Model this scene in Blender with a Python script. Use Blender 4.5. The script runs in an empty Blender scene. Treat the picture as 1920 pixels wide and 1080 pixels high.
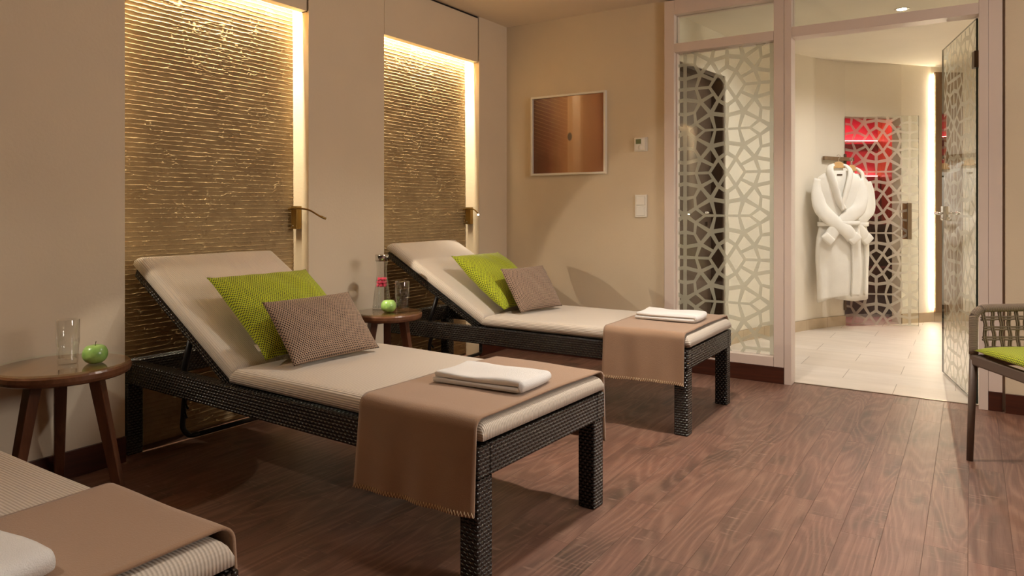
import bpy, bmesh, math, random
import numpy as np
from mathutils import Vector, Matrix
PI = math.pi
sc = bpy.context.scene
C = sc.collection
random.seed(7)

# ------------------------------------------------------------------ camera, world, exposure
CAM_A = math.radians(32.85)
cd = bpy.data.cameras.new('camera'); cam = bpy.data.objects.new('camera', cd); C.objects.link(cam)
cam.location = (0, 0, 1.05); cam.rotation_euler = (PI / 2, 0, CAM_A)
cd.sensor_width = 36; cd.lens = 1335 / 1920 * 36; cd.shift_y = -146 / 1920; cd.clip_start = .02
sc.camera = cam
w = bpy.data.worlds.new('world'); sc.world = w; w.use_nodes = True
w.node_tree.nodes['Background'].inputs[0].default_value = (1, .8, .6, 1)
w.node_tree.nodes['Background'].inputs[1].default_value = .02
sc.view_settings.view_transform = 'Standard'; sc.view_settings.look = 'None'
sc.view_settings.gamma = 1; sc.view_settings.use_curve_mapping = False
sc.view_settings.exposure = 1.0
sc.cycles.max_bounces = 10; sc.cycles.transparent_max_bounces = 16
sc.cycles.caustics_reflective = False; sc.cycles.caustics_refractive = False

WARM = (1, .80, .58); NEUT = (1, .92, .81); COOL = (1, .97, .93)

def lamp(name, kind, loc, energy, color=WARM, target=None, **kw):
    l = bpy.data.lights.new(name, kind); l.energy = energy; l.color = color
    for k, v in kw.items(): setattr(l, k, v)
    o = bpy.data.objects.new(name, l); C.objects.link(o); o.location = loc
    if target is not None:
        o.rotation_euler = (Vector(target) - Vector(loc)).to_track_quat('-Z', 'Y').to_euler()
    return o

# spots added at ceiling height out of view, for the rest room's light and shadows
for (x, y, e, c) in [(-1.0, 2.9, 90, 128), (.15, 1.8, 36, 105), (-1.0, -.35, 38, 84), (.9, .0, 34, 90), (.6, -2.6, 20, 100)]:
    lamp('ceiling_spot', 'SPOT', (x, y, 2.425), e, NEUT, (x, y, 0), spot_size=math.radians(c), spot_blend=.9, shadow_soft_size=.06)
# soft daylight-white fill added on the unseen right side; no window stands there
lamp('side_fill_light', 'AREA', (2.2, 2.45, 1.85), 20, (1, .95, .88), (-2.9, 2.3, 1.1), shape='RECTANGLE', size=1.1, size_y=.8)
# corridor spots: the first at the visible downlight, the others added
for (x, y, e) in [(-.39, 5.44, 21), (.55, 6.6, 34), (-.45, 6.3, 28), (.7, 5.2, 16), (-1.1, 5.3, 10)]:
    lamp('ceiling_spot', 'SPOT', (x, y, 2.385), e, COOL, (x, y, 0), spot_size=math.radians(150), spot_blend=.9, shadow_soft_size=.06)
# LED strips hidden above the niches
for y0 in (.06, 1.622, 3.184):
    lamp('niche_strip_light', 'AREA', (-3.030, y0 + .49, 2.40), 27., (1, .87, .62), (-3.058, y0 + .49, 0), shape='RECTANGLE', size=.84, size_y=.012)
for y0 in (1.622, 3.184, .06):
    lamp('niche_near_light', 'AREA', (-3.032, y0 + .49, 2.15), 1.8, (1, .87, .62), (-3.132, y0 + .49, 2.07), shape='RECTANGLE', size=.95, size_y=.012)
# reading-lamp beams are made with their lamps below

# ------------------------------------------------------------------ node materials
def s2l(c):
    return tuple(((v / 255) / 12.92 if v / 255 <= .04045 else ((v / 255 + .055) / 1.055) ** 2.4) for v in c)
class G:
    def __init__(s, name):
        s.m = bpy.data.materials.new(name); s.m.use_nodes = True; s.t = s.m.node_tree; s.N = s.t.nodes
        s.N.clear(); s.out = s.N.new('ShaderNodeOutputMaterial')
    def put(s, sock, v):
        if isinstance(v, bpy.types.NodeSocket): s.t.links.new(v, sock)
        elif v is not None:
            try: sock.default_value = v
            except Exception: sock.default_value = (*v, 1)
    def n(s, typ, ins=(), out=0, **kw):
        nd = s.N.new('ShaderNode' + typ)
        for k, v in kw.items(): setattr(nd, k, v)
        if isinstance(ins, dict):
            for k, v in ins.items(): s.put(nd.inputs[k], v)
        else:
            for i, v in enumerate(ins): s.put(nd.inputs[i], v)
        return nd.outputs[out]
    def m_(s, op, a, b=None, c=None): return s.n('Math', (a, b, c), operation=op)
    def coord(s, which='Object'): return s.n('TexCoord', out=['Generated', 'Normal', 'UV', 'Object'].index(which))
    def sep(s, v):
        nd = s.N.new('ShaderNodeSeparateXYZ'); s.put(nd.inputs[0], v); return nd.outputs
    def comb(s, x, y, z=0.): return s.n('CombineXYZ', (x, y, z))
    def noise(s, vec, scale, detail=3., rough=.5, dist=0., out=0):
        return s.n('TexNoise', {'Vector': vec, 'Scale': scale, 'Detail': detail, 'Roughness': rough, 'Distortion': dist}, out=out)
    def mix(s, f, a, b):
        nd = s.N.new('ShaderNodeMix'); nd.data_type = 'RGBA'
        s.put(nd.inputs[0], f); s.put(nd.inputs[6], a if isinstance(a, bpy.types.NodeSocket) else (*a, 1)); s.put(nd.inputs[7], b if isinstance(b, bpy.types.NodeSocket) else (*b, 1))
        return nd.outputs[2]
    def ramp(s, f, stops):
        nd = s.N.new('ShaderNodeValToRGB'); s.put(nd.inputs[0], f); cr = nd.color_ramp
        while len(cr.elements) < len(stops): cr.elements.new(.5)
        for e, (p, c) in zip(cr.elements, stops): e.position = p; e.color = (*c, 1)
        return nd.outputs[0]
    def step(s, v, lo, hi): return s.n('MapRange', {'Value': v, 'From Min': lo, 'From Max': hi}, interpolation_type='SMOOTHSTEP')
    def bump(s, h, dist, strength=1.): return s.n('Bump', {'Strength': strength, 'Distance': dist, 'Height': h})
    def bsdf(s, col, rough=.5, nrm=None, **kw):
        ins = {'Base Color': col if isinstance(col, bpy.types.NodeSocket) else (*col, 1), 'Roughness': rough}
        if nrm is not None: ins['Normal'] = nrm
        for k, v in kw.items(): ins[k.replace('_', ' ')] = v
        return s.n('BsdfPrincipled', ins)
    def done(s, sh): s.t.links.new(sh, s.out.inputs[0]); return s.m

def flat(name, rgb, rough=.5, metal=0., bump=None, **kw):
    g = G(name); nr = None
    co = g.coord()
    if bump: nr = g.bump(g.noise(co, bump[0], 4.), bump[1])
    var = g.noise(co, 3.0, 2.)
    c = s2l(rgb); col = g.mix(var, tuple(v * .95 for v in c), tuple(min(1, v * 1.05) for v in c))
    return g.done(g.bsdf(col, rough, nr, Metallic=metal, **kw))

def emit(name, col, st):
    g = G(name); return g.done(g.n('Emission', ((*col, 1), st)))

M = {}
M['paint'] = flat('wall_paint', (230, 212, 186), .75, bump=(90, .0006))
M['paint_back'] = flat('wall_paint_back', (222, 204, 176), .75, bump=(90, .0006))
M['ceil'] = flat('ceiling_paint', (238, 222, 202), .85)
M['frame'] = flat('frame_paint', (226, 208, 196), .42)
M['corridor'] = flat('corridor_plaster', (232, 223, 206), .8, bump=(40, .0008))
M['white'] = flat('white_plastic', (235, 228, 215), .35)
M['dark'] = flat('gap_shade_fill', (40, 30, 24), .8)
M['brass'] = flat('bronze_metal', (150, 118, 62), .32, .85)
M['chrome'] = flat('chrome', (220, 218, 214), .12, 1.)
M['steel'] = flat('brushed_steel', (150, 135, 115), .35, 1.)
M['hinge'] = flat('hinge_metal', (95, 78, 62), .4, .6)
M['blackmetal'] = flat('black_metal', (22, 20, 20), .4, .3)
M['chairmetal'] = flat('taupe_powder_coat', (104, 88, 78), .5, .1)
M['screen'] = flat('lcd_screen', (96, 104, 60), .2)
M['led'] = emit('led_glow', (1, .84, .52), 14.)
M['ledw'] = emit('wall_led_glow', (1, .88, .66), 60.)
M['lampglow'] = emit('lamp_glow', (1, .93, .82), 260.)
M['downglow'] = emit('downlight_glow', (1, .9, .76), 18.)
M['redled'] = emit('red_led', (1, .30, .27), 9.)
M['labelred'] = flat('label_red', (150, 60, 50), .5)
M['stitch'] = flat('cream_thread', (240, 220, 184), .7)

def wood_simple(name, a, b, rough=.35, axis='Z', sc_=1.):
    g = G(name); x, y, z = g.sep(g.coord())
    k = {'X': (1.5, 22, 22), 'Y': (22, 1.5, 22), 'Z': (22, 22, 1.5)}[axis]
    v = g.comb(g.m_('MULTIPLY', x, k[0] * sc_), g.m_('MULTIPLY', y, k[1] * sc_), g.m_('MULTIPLY', z, k[2] * sc_))
    n = g.noise(v, 1.6, 5., .6, .6)
    col = g.ramp(n, [(.25, s2l(a)), (.7, s2l(b))])
    return g.done(g.bsdf(col, rough, g.bump(n, .0006), Coat_Weight=.15, Coat_Roughness=.2))
M['skirt'] = wood_simple('skirting_wood', (52, 22, 14), (84, 40, 24), .4, 'Y')
M['skirtx'] = wood_simple('kickboard_wood', (52, 22, 14), (84, 40, 24), .4, 'X')
M['table'] = wood_simple('walnut', (68, 36, 22), (108, 66, 42), .3, 'Z')
M['tabletop'] = wood_simple('walnut_top', (84, 50, 32), (130, 86, 58), .3, 'Y', .6)
M['doorwood'] = wood_simple('door_wood', (82, 66, 54), (98, 80, 66), .5, 'Z')
M['doorwood_d'] = wood_simple('door_jamb_wood', (56, 38, 26), (70, 50, 34), .5, 'Z')
M['panelwood'] = wood_simple('panel_wood', (118, 92, 64), (136, 108, 78), .5, 'Z')
M['sauna'] = wood_simple('sauna_wood', (126, 84, 52), (160, 112, 70), .5, 'Z')
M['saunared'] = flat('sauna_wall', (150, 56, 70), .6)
M['bench'] = flat('sauna_bench', (74, 40, 34), .5)
M['hanger'] = wood_simple('hanger_wood', (196, 150, 92), (220, 178, 120), .4, 'X')

def floor_wood():
    g = G('walnut_planks'); x, y, z = g.sep(g.coord())
    W_ = .1172
    xs = g.m_('DIVIDE', g.m_('ADD', x, .0095), W_); row = g.m_('FLOOR', xs); fx = g.m_('FRACT', xs)
    off = g.n('TexWhiteNoise', {'W': row}, noise_dimensions='1D')
    ys = g.m_('ADD', g.m_('DIVIDE', y, .92), g.m_('MULTIPLY', off, 7.3)); cell = g.m_('FLOOR', ys); fy = g.m_('FRACT', ys)
    rnd = g.n('TexWhiteNoise', {'Vector': g.comb(row, cell, 0.)}, noise_dimensions='2D')
    rndc = g.n('TexWhiteNoise', {'Vector': g.comb(row, cell, 0.)}, out=1, noise_dimensions='2D')
    seed = g.m_('MULTIPLY', rnd, 40.)
    # cathedral grain: distorted bands stretched along the plank
    gx = g.m_('MULTIPLY', x, 7.); gy = g.m_('MULTIPLY', y, 1.1)
    wob = g.noise(g.comb(g.m_('ADD', g.m_('MULTIPLY', x, 3.2), seed), g.m_('ADD', g.m_('MULTIPLY', y, .50), seed), seed), 1.5, 2., .4, .25)
    bands = g.m_('SINE', g.m_('ADD', g.m_('MULTIPLY', wob, 120.), g.m_('MULTIPLY', gx, 2.2)))
    bands = g.m_('ADD', g.m_('MULTIPLY', bands, .5), .5)
    bands = g.m_('POWER', bands, 2.2)
    fine = g.noise(g.comb(g.m_('ADD', g.m_('MULTIPLY', x, 120.), seed), g.m_('MULTIPLY', y, 3.5), seed), 1.0, 5., .7, .8)
    big = g.noise(g.comb(g.m_('ADD', g.m_('MULTIPLY', x, 5.), seed), g.m_('MULTIPLY', y, 1.6), seed), 1.2, 3., .6, .8)
    cross = g.noise(g.comb(g.m_('MULTIPLY', x, 9.), g.m_('MULTIPLY', y, 55.), seed), 1.0, 3., .6, .6)
    crossm = g.m_('MULTIPLY', g.step(cross, .55, .8), g.step(big, .42, .62))
    base = g.ramp(big, [(.28, s2l((81, 62, 51))), (.5, s2l((116, 83, 69))), (.74, s2l((138, 98, 81)))])
    base = g.mix(g.m_('MULTIPLY', rnd, .30), base, s2l((104, 80, 64)))
    base = g.mix(g.m_('MULTIPLY', bands, .20), base, s2l((186, 146, 122)))
    base = g.mix(g.m_('MULTIPLY', g.step(fine, .46, .68), .5), base, s2l((98, 64, 54)))
    base = g.mix(g.m_('MULTIPLY', crossm, .5), base, s2l((94, 72, 62)))
    cr2 = g.noise(g.comb(g.m_('MULTIPLY', x, 14.), g.m_('MULTIPLY', y, 85.), g.m_('ADD', seed, 9.)), 1.0, 2., .5, .4)
    base = g.mix(g.m_('MULTIPLY', g.m_('MULTIPLY', g.step(cr2, .60, .78), g.step(big, .58, .40)), .45), base, s2l((188, 150, 130)))
    ed = g.m_('MINIMUM', g.m_('MULTIPLY', g.m_('MINIMUM', fx, g.m_('SUBTRACT', 1., fx)), W_), g.m_('MULTIPLY', g.m_('MINIMUM', fy, g.m_('SUBTRACT', 1., fy)), .92))
    seam = g.step(ed, .0002, .0011)
    base = g.mix(seam, s2l((92, 64, 52)), base)
    h = g.m_('ADD', g.m_('MULTIPLY', seam, 1.), g.m_('MULTIPLY', fine, .35))
    h = g.m_('ADD', h, g.m_('MULTIPLY', cross, .2))
    rough = g.m_('ADD', g.m_('MULTIPLY', fine, .2), .33)
    return g.done(g.bsdf(base, rough, g.bump(h, .0007)))
M['floor'] = floor_wood()

def tile_floor():
    g = G('sand_tile'); x, y, z = g.sep(g.coord())
    ys = g.m_('DIVIDE', g.m_('SUBTRACT', y, 4.576), .293); r = g.m_('FLOOR', ys); fy = g.m_('FRACT', ys)
    sh = g.m_('MULTIPLY', g.m_('MODULO', g.m_('ABSOLUTE', r), 2.), .5)
    xs = g.m_('ADD', g.m_('DIVIDE', g.m_('ADD', x, .38), .6), sh); fx = g.m_('FRACT', xs)
    rnd = g.n('TexWhiteNoise', {'Vector': g.comb(g.m_('FLOOR', xs), r, 0.)}, noise_dimensions='2D')
    n = g.noise(g.comb(g.m_('MULTIPLY', x, 2.), g.m_('MULTIPLY', y, 9.), rnd), 1.6, 4.)
    col = g.ramp(n, [(.3, s2l((206, 193, 178))), (.7, s2l((222, 210, 197)))])
    col = g.mix(g.m_('MULTIPLY', rnd, .35), col, s2l((204, 186, 164)))
    ex = g.step(g.m_('MULTIPLY', g.m_('MINIMUM', fx, g.m_('SUBTRACT', 1., fx)), .6), .001, .0025)
    ey = g.step(g.m_('MULTIPLY', g.m_('MINIMUM', fy, g.m_('SUBTRACT', 1., fy)), .293), .0005, .002)
    j = g.m_('MULTIPLY', g.m_('ADD', g.m_('MULTIPLY', ex, .75), .25), g.m_('ADD', g.m_('MULTIPLY', ey, .15), .85))
    col = g.mix(j, s2l((128, 106, 84)), col)
    return g.done(g.bsdf(col, g.m_('ADD', g.m_('MULTIPLY', n, .2), .36), g.bump(j, .0006)))
M['tile'] = tile_floor()
def skirt_tile():
    g = G('skirting_tile'); n = g.noise(g.coord(), 5., 4.)
    u = g.sep(g.coord('UV'))[0]; f = g.m_('FRACT', g.m_('DIVIDE', u, .3))
    e = g.step(g.m_('MINIMUM', f, g.m_('SUBTRACT', 1., f)), .003, .01)
    col = g.mix(e, s2l((150, 126, 96)), g.ramp(n, [(.3, s2l((184, 164, 136))), (.7, s2l((202, 182, 152)))]))
    return g.done(g.bsdf(col, .4))
M['skirttile'] = skirt_tile()

def stone_mat():
    g = G('chiselled_stone'); co = g.coord()
    n = g.noise(co, 7., 5., .6); f = g.noise(co, 160., 4., .7)
    col = g.ramp(n, [(.3, s2l((158, 132, 94))), (.7, s2l((182, 156, 114)))])
    col = g.mix(g.m_('MULTIPLY', g.step(g.noise(co, 38., 2.), .68, .78), .6), col, s2l((120, 88, 58)))
    return g.done(g.bsdf(col, .85, g.bump(f, .003, .7)))
M['stone'] = stone_mat()

def wicker_mat():
    g = G('woven_rattan'); u, v, _ = g.sep(g.coord('UV'))
    vs = g.m_('DIVIDE', v, .0115); rv = g.m_('FLOOR', vs)
    us = g.m_('ADD', g.m_('DIVIDE', u, .019), g.m_('MULTIPLY', g.m_('MODULO', g.m_('ABSOLUTE', rv), 2.), .5))
    a = g.m_('ABSOLUTE', g.m_('SINE', g.m_('MULTIPLY', us, PI))); b = g.m_('ABSOLUTE', g.m_('SINE', g.m_('MULTIPLY', vs, PI)))
    h = g.m_('MULTIPLY', g.m_('POWER', a, .8), g.m_('POWER', b, .8))
    col = g.mix(g.m_('POWER', h, 2.), (.0006, .0005, .0005), (.017, .012, .0105))
    return g.done(g.bsdf(col, .2, g.bump(h, .006, 1.), Specular_IOR_Level=.8))
M['wicker'] = wicker_mat()

def mattress_mat():
    g = G('ribbed_fabric'); x, y, z = g.sep(g.coord())
    ry = g.m_('SINE', g.m_('MULTIPLY', y, 2 * PI / .0072)); rz = g.m_('SINE', g.m_('MULTIPLY', z, 2 * PI / .0072))
    rx = g.m_('SINE', g.m_('MULTIPLY', x, 2 * PI / .0036))
    ny = g.m_('ABSOLUTE', g.sep(g.coord('Normal'))[1]); side = g.step(ny, .6, .8)
    h = g.m_('ADD', g.m_('ADD', g.m_('MULTIPLY', g.m_('MULTIPLY', ry, g.m_('SUBTRACT', 1., side)), .6), g.m_('MULTIPLY', rx, .12)), g.m_('MULTIPLY', g.m_('MULTIPLY', rz, side), .6))
    f = g.m_('ADD', g.m_('MULTIPLY', h, .24), .58)
    col = g.mix(f, s2l((166, 152, 136)), s2l((226, 213, 198)))
    return g.done(g.bsdf(col, .8, g.bump(h, .0010), Sheen_Weight=.15))
M['mattress'] = mattress_mat()

def knit_mat(name, hi, lo, s=.0092):
    g = G(name); u, v, _ = g.sep(g.coord('UV'))
    rv = g.m_('DIVIDE', v, s * .75); r = g.m_('FLOOR', rv)
    us = g.m_('ADD', g.m_('DIVIDE', u, s), g.m_('MULTIPLY', g.m_('MODULO', g.m_('ABSOLUTE', r), 2.), .5))
    a = g.m_('SUBTRACT', g.m_('FRACT', us), .5); b = g.m_('SUBTRACT', g.m_('FRACT', rv), .5)
    d = g.m_('SQRT', g.m_('ADD', g.m_('MULTIPLY', a, a), g.m_('MULTIPLY', g.m_('MULTIPLY', b, b), .7)))
    k = g.step(d, .20, .42)
    col = g.mix(k, s2l(lo), s2l(hi))
    return g.done(g.bsdf(col, .85, g.bump(k, .0022), Sheen_Weight=.1))
M['green'] = knit_mat('lime_knit', (196, 206, 32), (60, 64, 4))
M['taupe'] = knit_mat('taupe_knit', (176, 146, 122), (50, 34, 26), .0092)
def cloth_mat(name, rgb, sc_=260., d=.0008, sheen=.3):
    g = G(name); co = g.coord(); n = g.noise(co, sc_, 3., .7); b = g.noise(co, 6., 3.)
    c = s2l(rgb); col = g.mix(b, tuple(v * .9 for v in c), tuple(min(1, v * 1.08) for v in c))
    return g.done(g.bsdf(col, .9, g.bump(n, d), Sheen_Weight=sheen))
M['blanket'] = cloth_mat('taupe_fleece', (157, 124, 97))
M['terry'] = cloth_mat('white_terry', (246, 242, 238), 420., .003)
M['robe'] = cloth_mat('robe_terry', (248, 243, 232), 300., .003)
M['rope'] = None
def rope_mat():
    g = G('braided_rope'); u, v, _ = g.sep(g.coord('UV'))
    a = g.m_('SINE', g.m_('ADD', g.m_('MULTIPLY', u, 2 * PI / .006), g.m_('MULTIPLY', v, 2 * PI * 4)))
    f = g.m_('ADD', g.m_('MULTIPLY', a, .5), .5)
    col = g.mix(f, s2l((92, 78, 60)), s2l((150, 130, 106)))
    return g.done(g.bsdf(col, .75, g.bump(f, .001)))
M['rope'] = rope_mat()
def wrap_mat():
    g = G('rope_wrapping'); u, v, _ = g.sep(g.coord('UV'))
    a = g.m_('SINE', g.m_('ADD', g.m_('MULTIPLY', u, 2 * PI / .0042), g.m_('MULTIPLY', v, 2 * PI * 2)))
    f = g.m_('ADD', g.m_('MULTIPLY', a, .5), .5)
    col = g.mix(f, s2l((86, 70, 56)), s2l((166, 146, 124)))
    return g.done(g.bsdf(col, .75, g.bump(f, .0015)))
M['wrap'] = wrap_mat()

def pane_mat(name, tint=(1, 1, 1), refl=1.):
    g = G(name)
    fr = g.m_('MULTIPLY', g.m_('MULTIPLY', g.n('Fresnel', {'IOR': 1.5}), refl), g.m_('SUBTRACT', 1., g.n('NewGeometry', out='Backfacing')))
    return g.done(g.n('MixShader', (fr, g.n('BsdfTransparent', ((*tint, 1),)), g.n('BsdfGlossy', {'Color': (1, 1, 1, 1), 'Roughness': .0}))))
M['pane'] = pane_mat('clear_glass', (.97, .985, .965), .9)
M['carafe'] = pane_mat('carafe_glass', (.95, .955, .95), 2.2)
M['picglass'] = pane_mat('picture_glass', (1, 1, 1), .35)
M['edge'] = flat('glass_edge', (12, 40, 32), .15)
M['tglass'] = pane_mat('tabletop_glass', (.95, .99, .96), 1.2)
def frost():
    g = G('frosted_film')
    d = g.n('AddShader', (g.n('BsdfDiffuse', ((.31, .29, .24, 1),)), g.n('BsdfTranslucent', ((.30, .28, .235, 1),))))
    return g.done(g.n('MixShader', (.36, d, g.n('BsdfTransparent', ((1, 1, 1, 1),)))))
M['frost'] = frost()
def glass(name, col=(1, 1, 1), ior=1.45, rough=0., mixf=.40):
    g = G(name)
    gl = g.n('BsdfGlass', {'Color': (*col, 1), 'IOR': ior, 'Roughness': rough})
    tr = g.n('BsdfTransparent', ((*col, 1),))
    return g.done(g.n('MixShader', (mixf, gl, tr)))
M['glass'] = pane_mat('drinking_glass', (.96, .965, .96), 2.2)
M['water'] = pane_mat('water', (.95, .965, .97), .7)
def apple_mat():
    g = G('green_apple'); co = g.coord(); n = g.noise(co, 30., 4.)
    col = g.ramp(n, [(.3, s2l((126, 170, 84))), (.7, s2l((166, 202, 112)))])
    return g.done(g.bsdf(col, .28, None, Coat_Weight=.3, Coat_Roughness=.15))
M['apple'] = apple_mat()
M['stem'] = flat('apple_stem', (78, 52, 30), .7)
M['raspberry'] = flat('raspberry', (224, 60, 92), .4, Subsurface_Weight=.2)
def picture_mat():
    g = G('print_with_reflection'); u, v, _ = g.sep(g.coord('UV'))  # niche lines, pale band and lamp blob are reflections painted into the print
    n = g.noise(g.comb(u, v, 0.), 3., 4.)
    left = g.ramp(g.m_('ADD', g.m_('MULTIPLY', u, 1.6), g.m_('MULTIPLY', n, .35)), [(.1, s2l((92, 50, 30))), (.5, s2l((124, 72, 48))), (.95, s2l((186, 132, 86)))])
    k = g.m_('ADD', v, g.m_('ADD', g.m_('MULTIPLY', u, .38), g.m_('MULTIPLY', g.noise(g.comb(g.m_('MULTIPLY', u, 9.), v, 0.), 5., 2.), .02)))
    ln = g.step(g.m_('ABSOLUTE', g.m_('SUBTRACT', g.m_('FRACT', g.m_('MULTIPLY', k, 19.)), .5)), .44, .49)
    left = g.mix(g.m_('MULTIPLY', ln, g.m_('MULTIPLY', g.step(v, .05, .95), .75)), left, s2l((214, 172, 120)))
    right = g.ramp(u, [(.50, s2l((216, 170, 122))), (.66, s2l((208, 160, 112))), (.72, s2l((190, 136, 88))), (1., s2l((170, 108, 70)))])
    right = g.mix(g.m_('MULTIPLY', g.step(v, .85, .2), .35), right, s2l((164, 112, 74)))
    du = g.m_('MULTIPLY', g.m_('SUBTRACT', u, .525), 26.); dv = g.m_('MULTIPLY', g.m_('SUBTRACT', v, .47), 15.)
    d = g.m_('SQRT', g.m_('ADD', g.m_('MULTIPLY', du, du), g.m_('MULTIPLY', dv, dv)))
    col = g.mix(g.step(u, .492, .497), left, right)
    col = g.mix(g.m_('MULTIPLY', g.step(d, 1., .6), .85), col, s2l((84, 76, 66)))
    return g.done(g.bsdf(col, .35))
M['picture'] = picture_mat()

# ------------------------------------------------------------------ geometry helpers
def box_uv(me):
    uv = me.uv_layers.new(name='UVMap').data
    vs = me.vertices
    for p in me.polygons:
        n = p.normal; ax = max(range(3), key=lambda i: abs(n[i]))
        a, b = {0: (1, 2), 1: (0, 2), 2: (0, 1)}[ax]
        for li in p.loop_indices:
            co = vs[me.loops[li].vertex_index].co; uv[li].uv = (co[a], co[b])
def link(name, me, mats, parent=None, smooth=False, uv=True, loc=None, rot=None):
    if not isinstance(mats, (list, tuple)): mats = [mats]
    me.materials.clear()
    for m in mats: me.materials.append(m)
    if uv and not me.uv_layers: box_uv(me)
    if smooth:
        for p in me.polygons: p.use_smooth = True
    o = bpy.data.objects.new(name, me); C.objects.link(o)
    if parent is not None: o.parent = parent
    if loc is not None: o.location = loc
    if rot is not None: o.rotation_euler = rot
    return o
def raw(name, verts, faces):
    me = bpy.data.meshes.new(name); me.from_pydata([tuple(v) for v in verts], [], faces); me.update(); return me
class MB:
    def __init__(s): s.v = []; s.f = []; s.uv = []; s.mi = []; s.has = False
    def add(s, vs, fs, uvs=None, mi=0):
        k = len(s.v); s.v += [tuple(v) for v in vs]
        for i, f in enumerate(fs):
            s.f.append([k + j for j in f]); s.uv.append(uvs[i] if uvs else None); s.mi.append(mi)
        if uvs: s.has = True
        return s
    def box(s, x0, x1, y0, y1, z0, z1, mat=None, mi=0):
        v = [(x, y, z) for z in (z0, z1) for y in (y0, y1) for x in (x0, x1)]
        if mat is not None: v = [mat @ Vector(p) for p in v]
        return s.add(v, [(0, 2, 3, 1), (4, 5, 7, 6), (0, 1, 5, 4), (2, 6, 7, 3), (0, 4, 6, 2), (1, 3, 7, 5)], None, mi)
    def tube(s, pts, r, seg=8, cap=True, mi=0, flat_=1.):
        pts = [Vector(p) for p in pts]; n = len(pts); rs = r if isinstance(r, (list, tuple)) else [r] * n
        vs = []; L = 0; ls = []; up = None
        for i, p in enumerate(pts):
            t = (pts[min(i + 1, n - 1)] - pts[max(i - 1, 0)]).normalized()
            if up is None: up = Vector((0, 0, 1)) if abs(t.z) < .9 else Vector((1, 0, 0))
            up = (up - t * up.dot(t)).normalized(); sd = t.cross(up)
            if i: L += (p - pts[i - 1]).length
            ls.append(L)
            for k in range(seg):
                a = 2 * PI * k / seg; vs.append(p + (sd * math.cos(a) + up * math.sin(a) * flat_) * rs[i])
        fs = []; uvs = []
        for i in range(n - 1):
            for k in range(seg):
                k2 = (k + 1) % seg
                fs.append((i * seg + k, i * seg + k2, (i + 1) * seg + k2, (i + 1) * seg + k))
                a, b = k / seg, (k + 1) / seg; uvs.append([(ls[i], a), (ls[i], b), (ls[i + 1], b), (ls[i + 1], a)])
        if cap:
            fs.append(tuple(range(seg))[::-1]); uvs.append([(0, 0)] * seg)
            fs.append(tuple((n - 1) * seg + k for k in range(seg))); uvs.append([(0, 0)] * seg)
        return s.add(vs, fs, uvs, mi)
    def lathe(s, prof, seg=32, c=(0, 0, 0), mi=0, fac=None):
        vs = []; fs = []
        for (r, z) in prof:
            for k in range(seg):
                a = 2 * PI * k / seg; rr = r * (fac(a, z) if fac else 1)
                vs.append((c[0] + rr * math.cos(a), c[1] + rr * math.sin(a), c[2] + z))
        for i in range(len(prof) - 1):
            for k in range(seg):
                k2 = (k + 1) % seg; fs.append((i * seg + k, i * seg + k2, (i + 1) * seg + k2, (i + 1) * seg + k))
        return s.add(vs, fs, None, mi)
    def build(s, name, mats, parent=None, smooth=False, bevel=0, seg=2, **kw):
        me = raw(name, s.v, s.f)
        if s.has:
            uv = me.uv_layers.new(name='UVMap').data
            for p, u in zip(me.polygons, s.uv):
                for q, li in enumerate(p.loop_indices):
                    if u: uv[li].uv = u[q]
        for p, i in zip(me.polygons, s.mi): p.material_index = i
        if bevel:
            bm = bmesh.new(); bm.from_mesh(me)
            bmesh.ops.bevel(bm, geom=[e for e in bm.edges if len(e.link_faces) == 2 and e.calc_face_angle(0) > .6], offset=bevel, segments=seg, profile=.5, affect='EDGES')
            bm.to_mesh(me); bm.free()
        mi = [p.material_index for p in me.polygons]
        o = link(name, me, mats, parent, smooth, **kw)
        for p, i in zip(me.polygons, mi): p.material_index = i
        return o
def tag(o, label=None, cat=None, group=None, kind=None):
    if label: o['label'] = label
    if cat: o['category'] = cat
    if group: o['group'] = group
    if kind: o['kind'] = kind
    return o
def empty(name, loc=(0, 0, 0), rz=0, **kw):
    o = bpy.data.objects.new(name, None); C.objects.link(o); o.location = loc; o.rotation_euler = (0, 0, rz)
    o.empty_display_size = .1
    return tag(o, **kw)
def struct(o, label=None): return tag(o, label=label, kind='structure')
def copy_tree(o, parent=None):
    c = o.copy(); C.objects.link(c)
    if parent is not None: c.parent = parent
    for ch in list(o.children): copy_tree(ch, c)
    return c
def catmull(pts, n=8):
    P = [Vector(p) for p in pts]; P = [P[0] * 2 - P[1]] + P + [P[-1] * 2 - P[-2]]; out = []
    for i in range(1, len(P) - 2):
        for k in range(n):
            t = k / n; a, b, c, d = P[i - 1], P[i], P[i + 1], P[i + 2]
            out.append(.5 * ((2 * b) + (-a + c) * t + (2 * a - 5 * b + 4 * c - d) * t * t + (-a + 3 * b - 3 * c + d) * t ** 3))
    out.append(P[-2]); return out
def vnoise(shape, cell, rng):
    h, w_ = shape; gh, gw = int(h / cell[0]) + 3, int(w_ / cell[1]) + 3
    g = rng.random((gh, gw)); yy = np.arange(h) / cell[0]; xx = np.arange(w_) / cell[1]
    yi = yy.astype(int); xi = xx.astype(int); fy = yy - yi; fx = xx - xi; fy = fy * fy * (3 - 2 * fy); fx = fx * fx * (3 - 2 * fx)
    a = g[np.ix_(yi, xi)]; b = g[np.ix_(yi, xi + 1)]; c = g[np.ix_(yi + 1, xi)]; d = g[np.ix_(yi + 1, xi + 1)]
    fy = fy[:, None]; fx = fx[None]
    return (a * (1 - fx) + b * fx) * (1 - fy) + (c * (1 - fx) + d * fx) * fy

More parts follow.
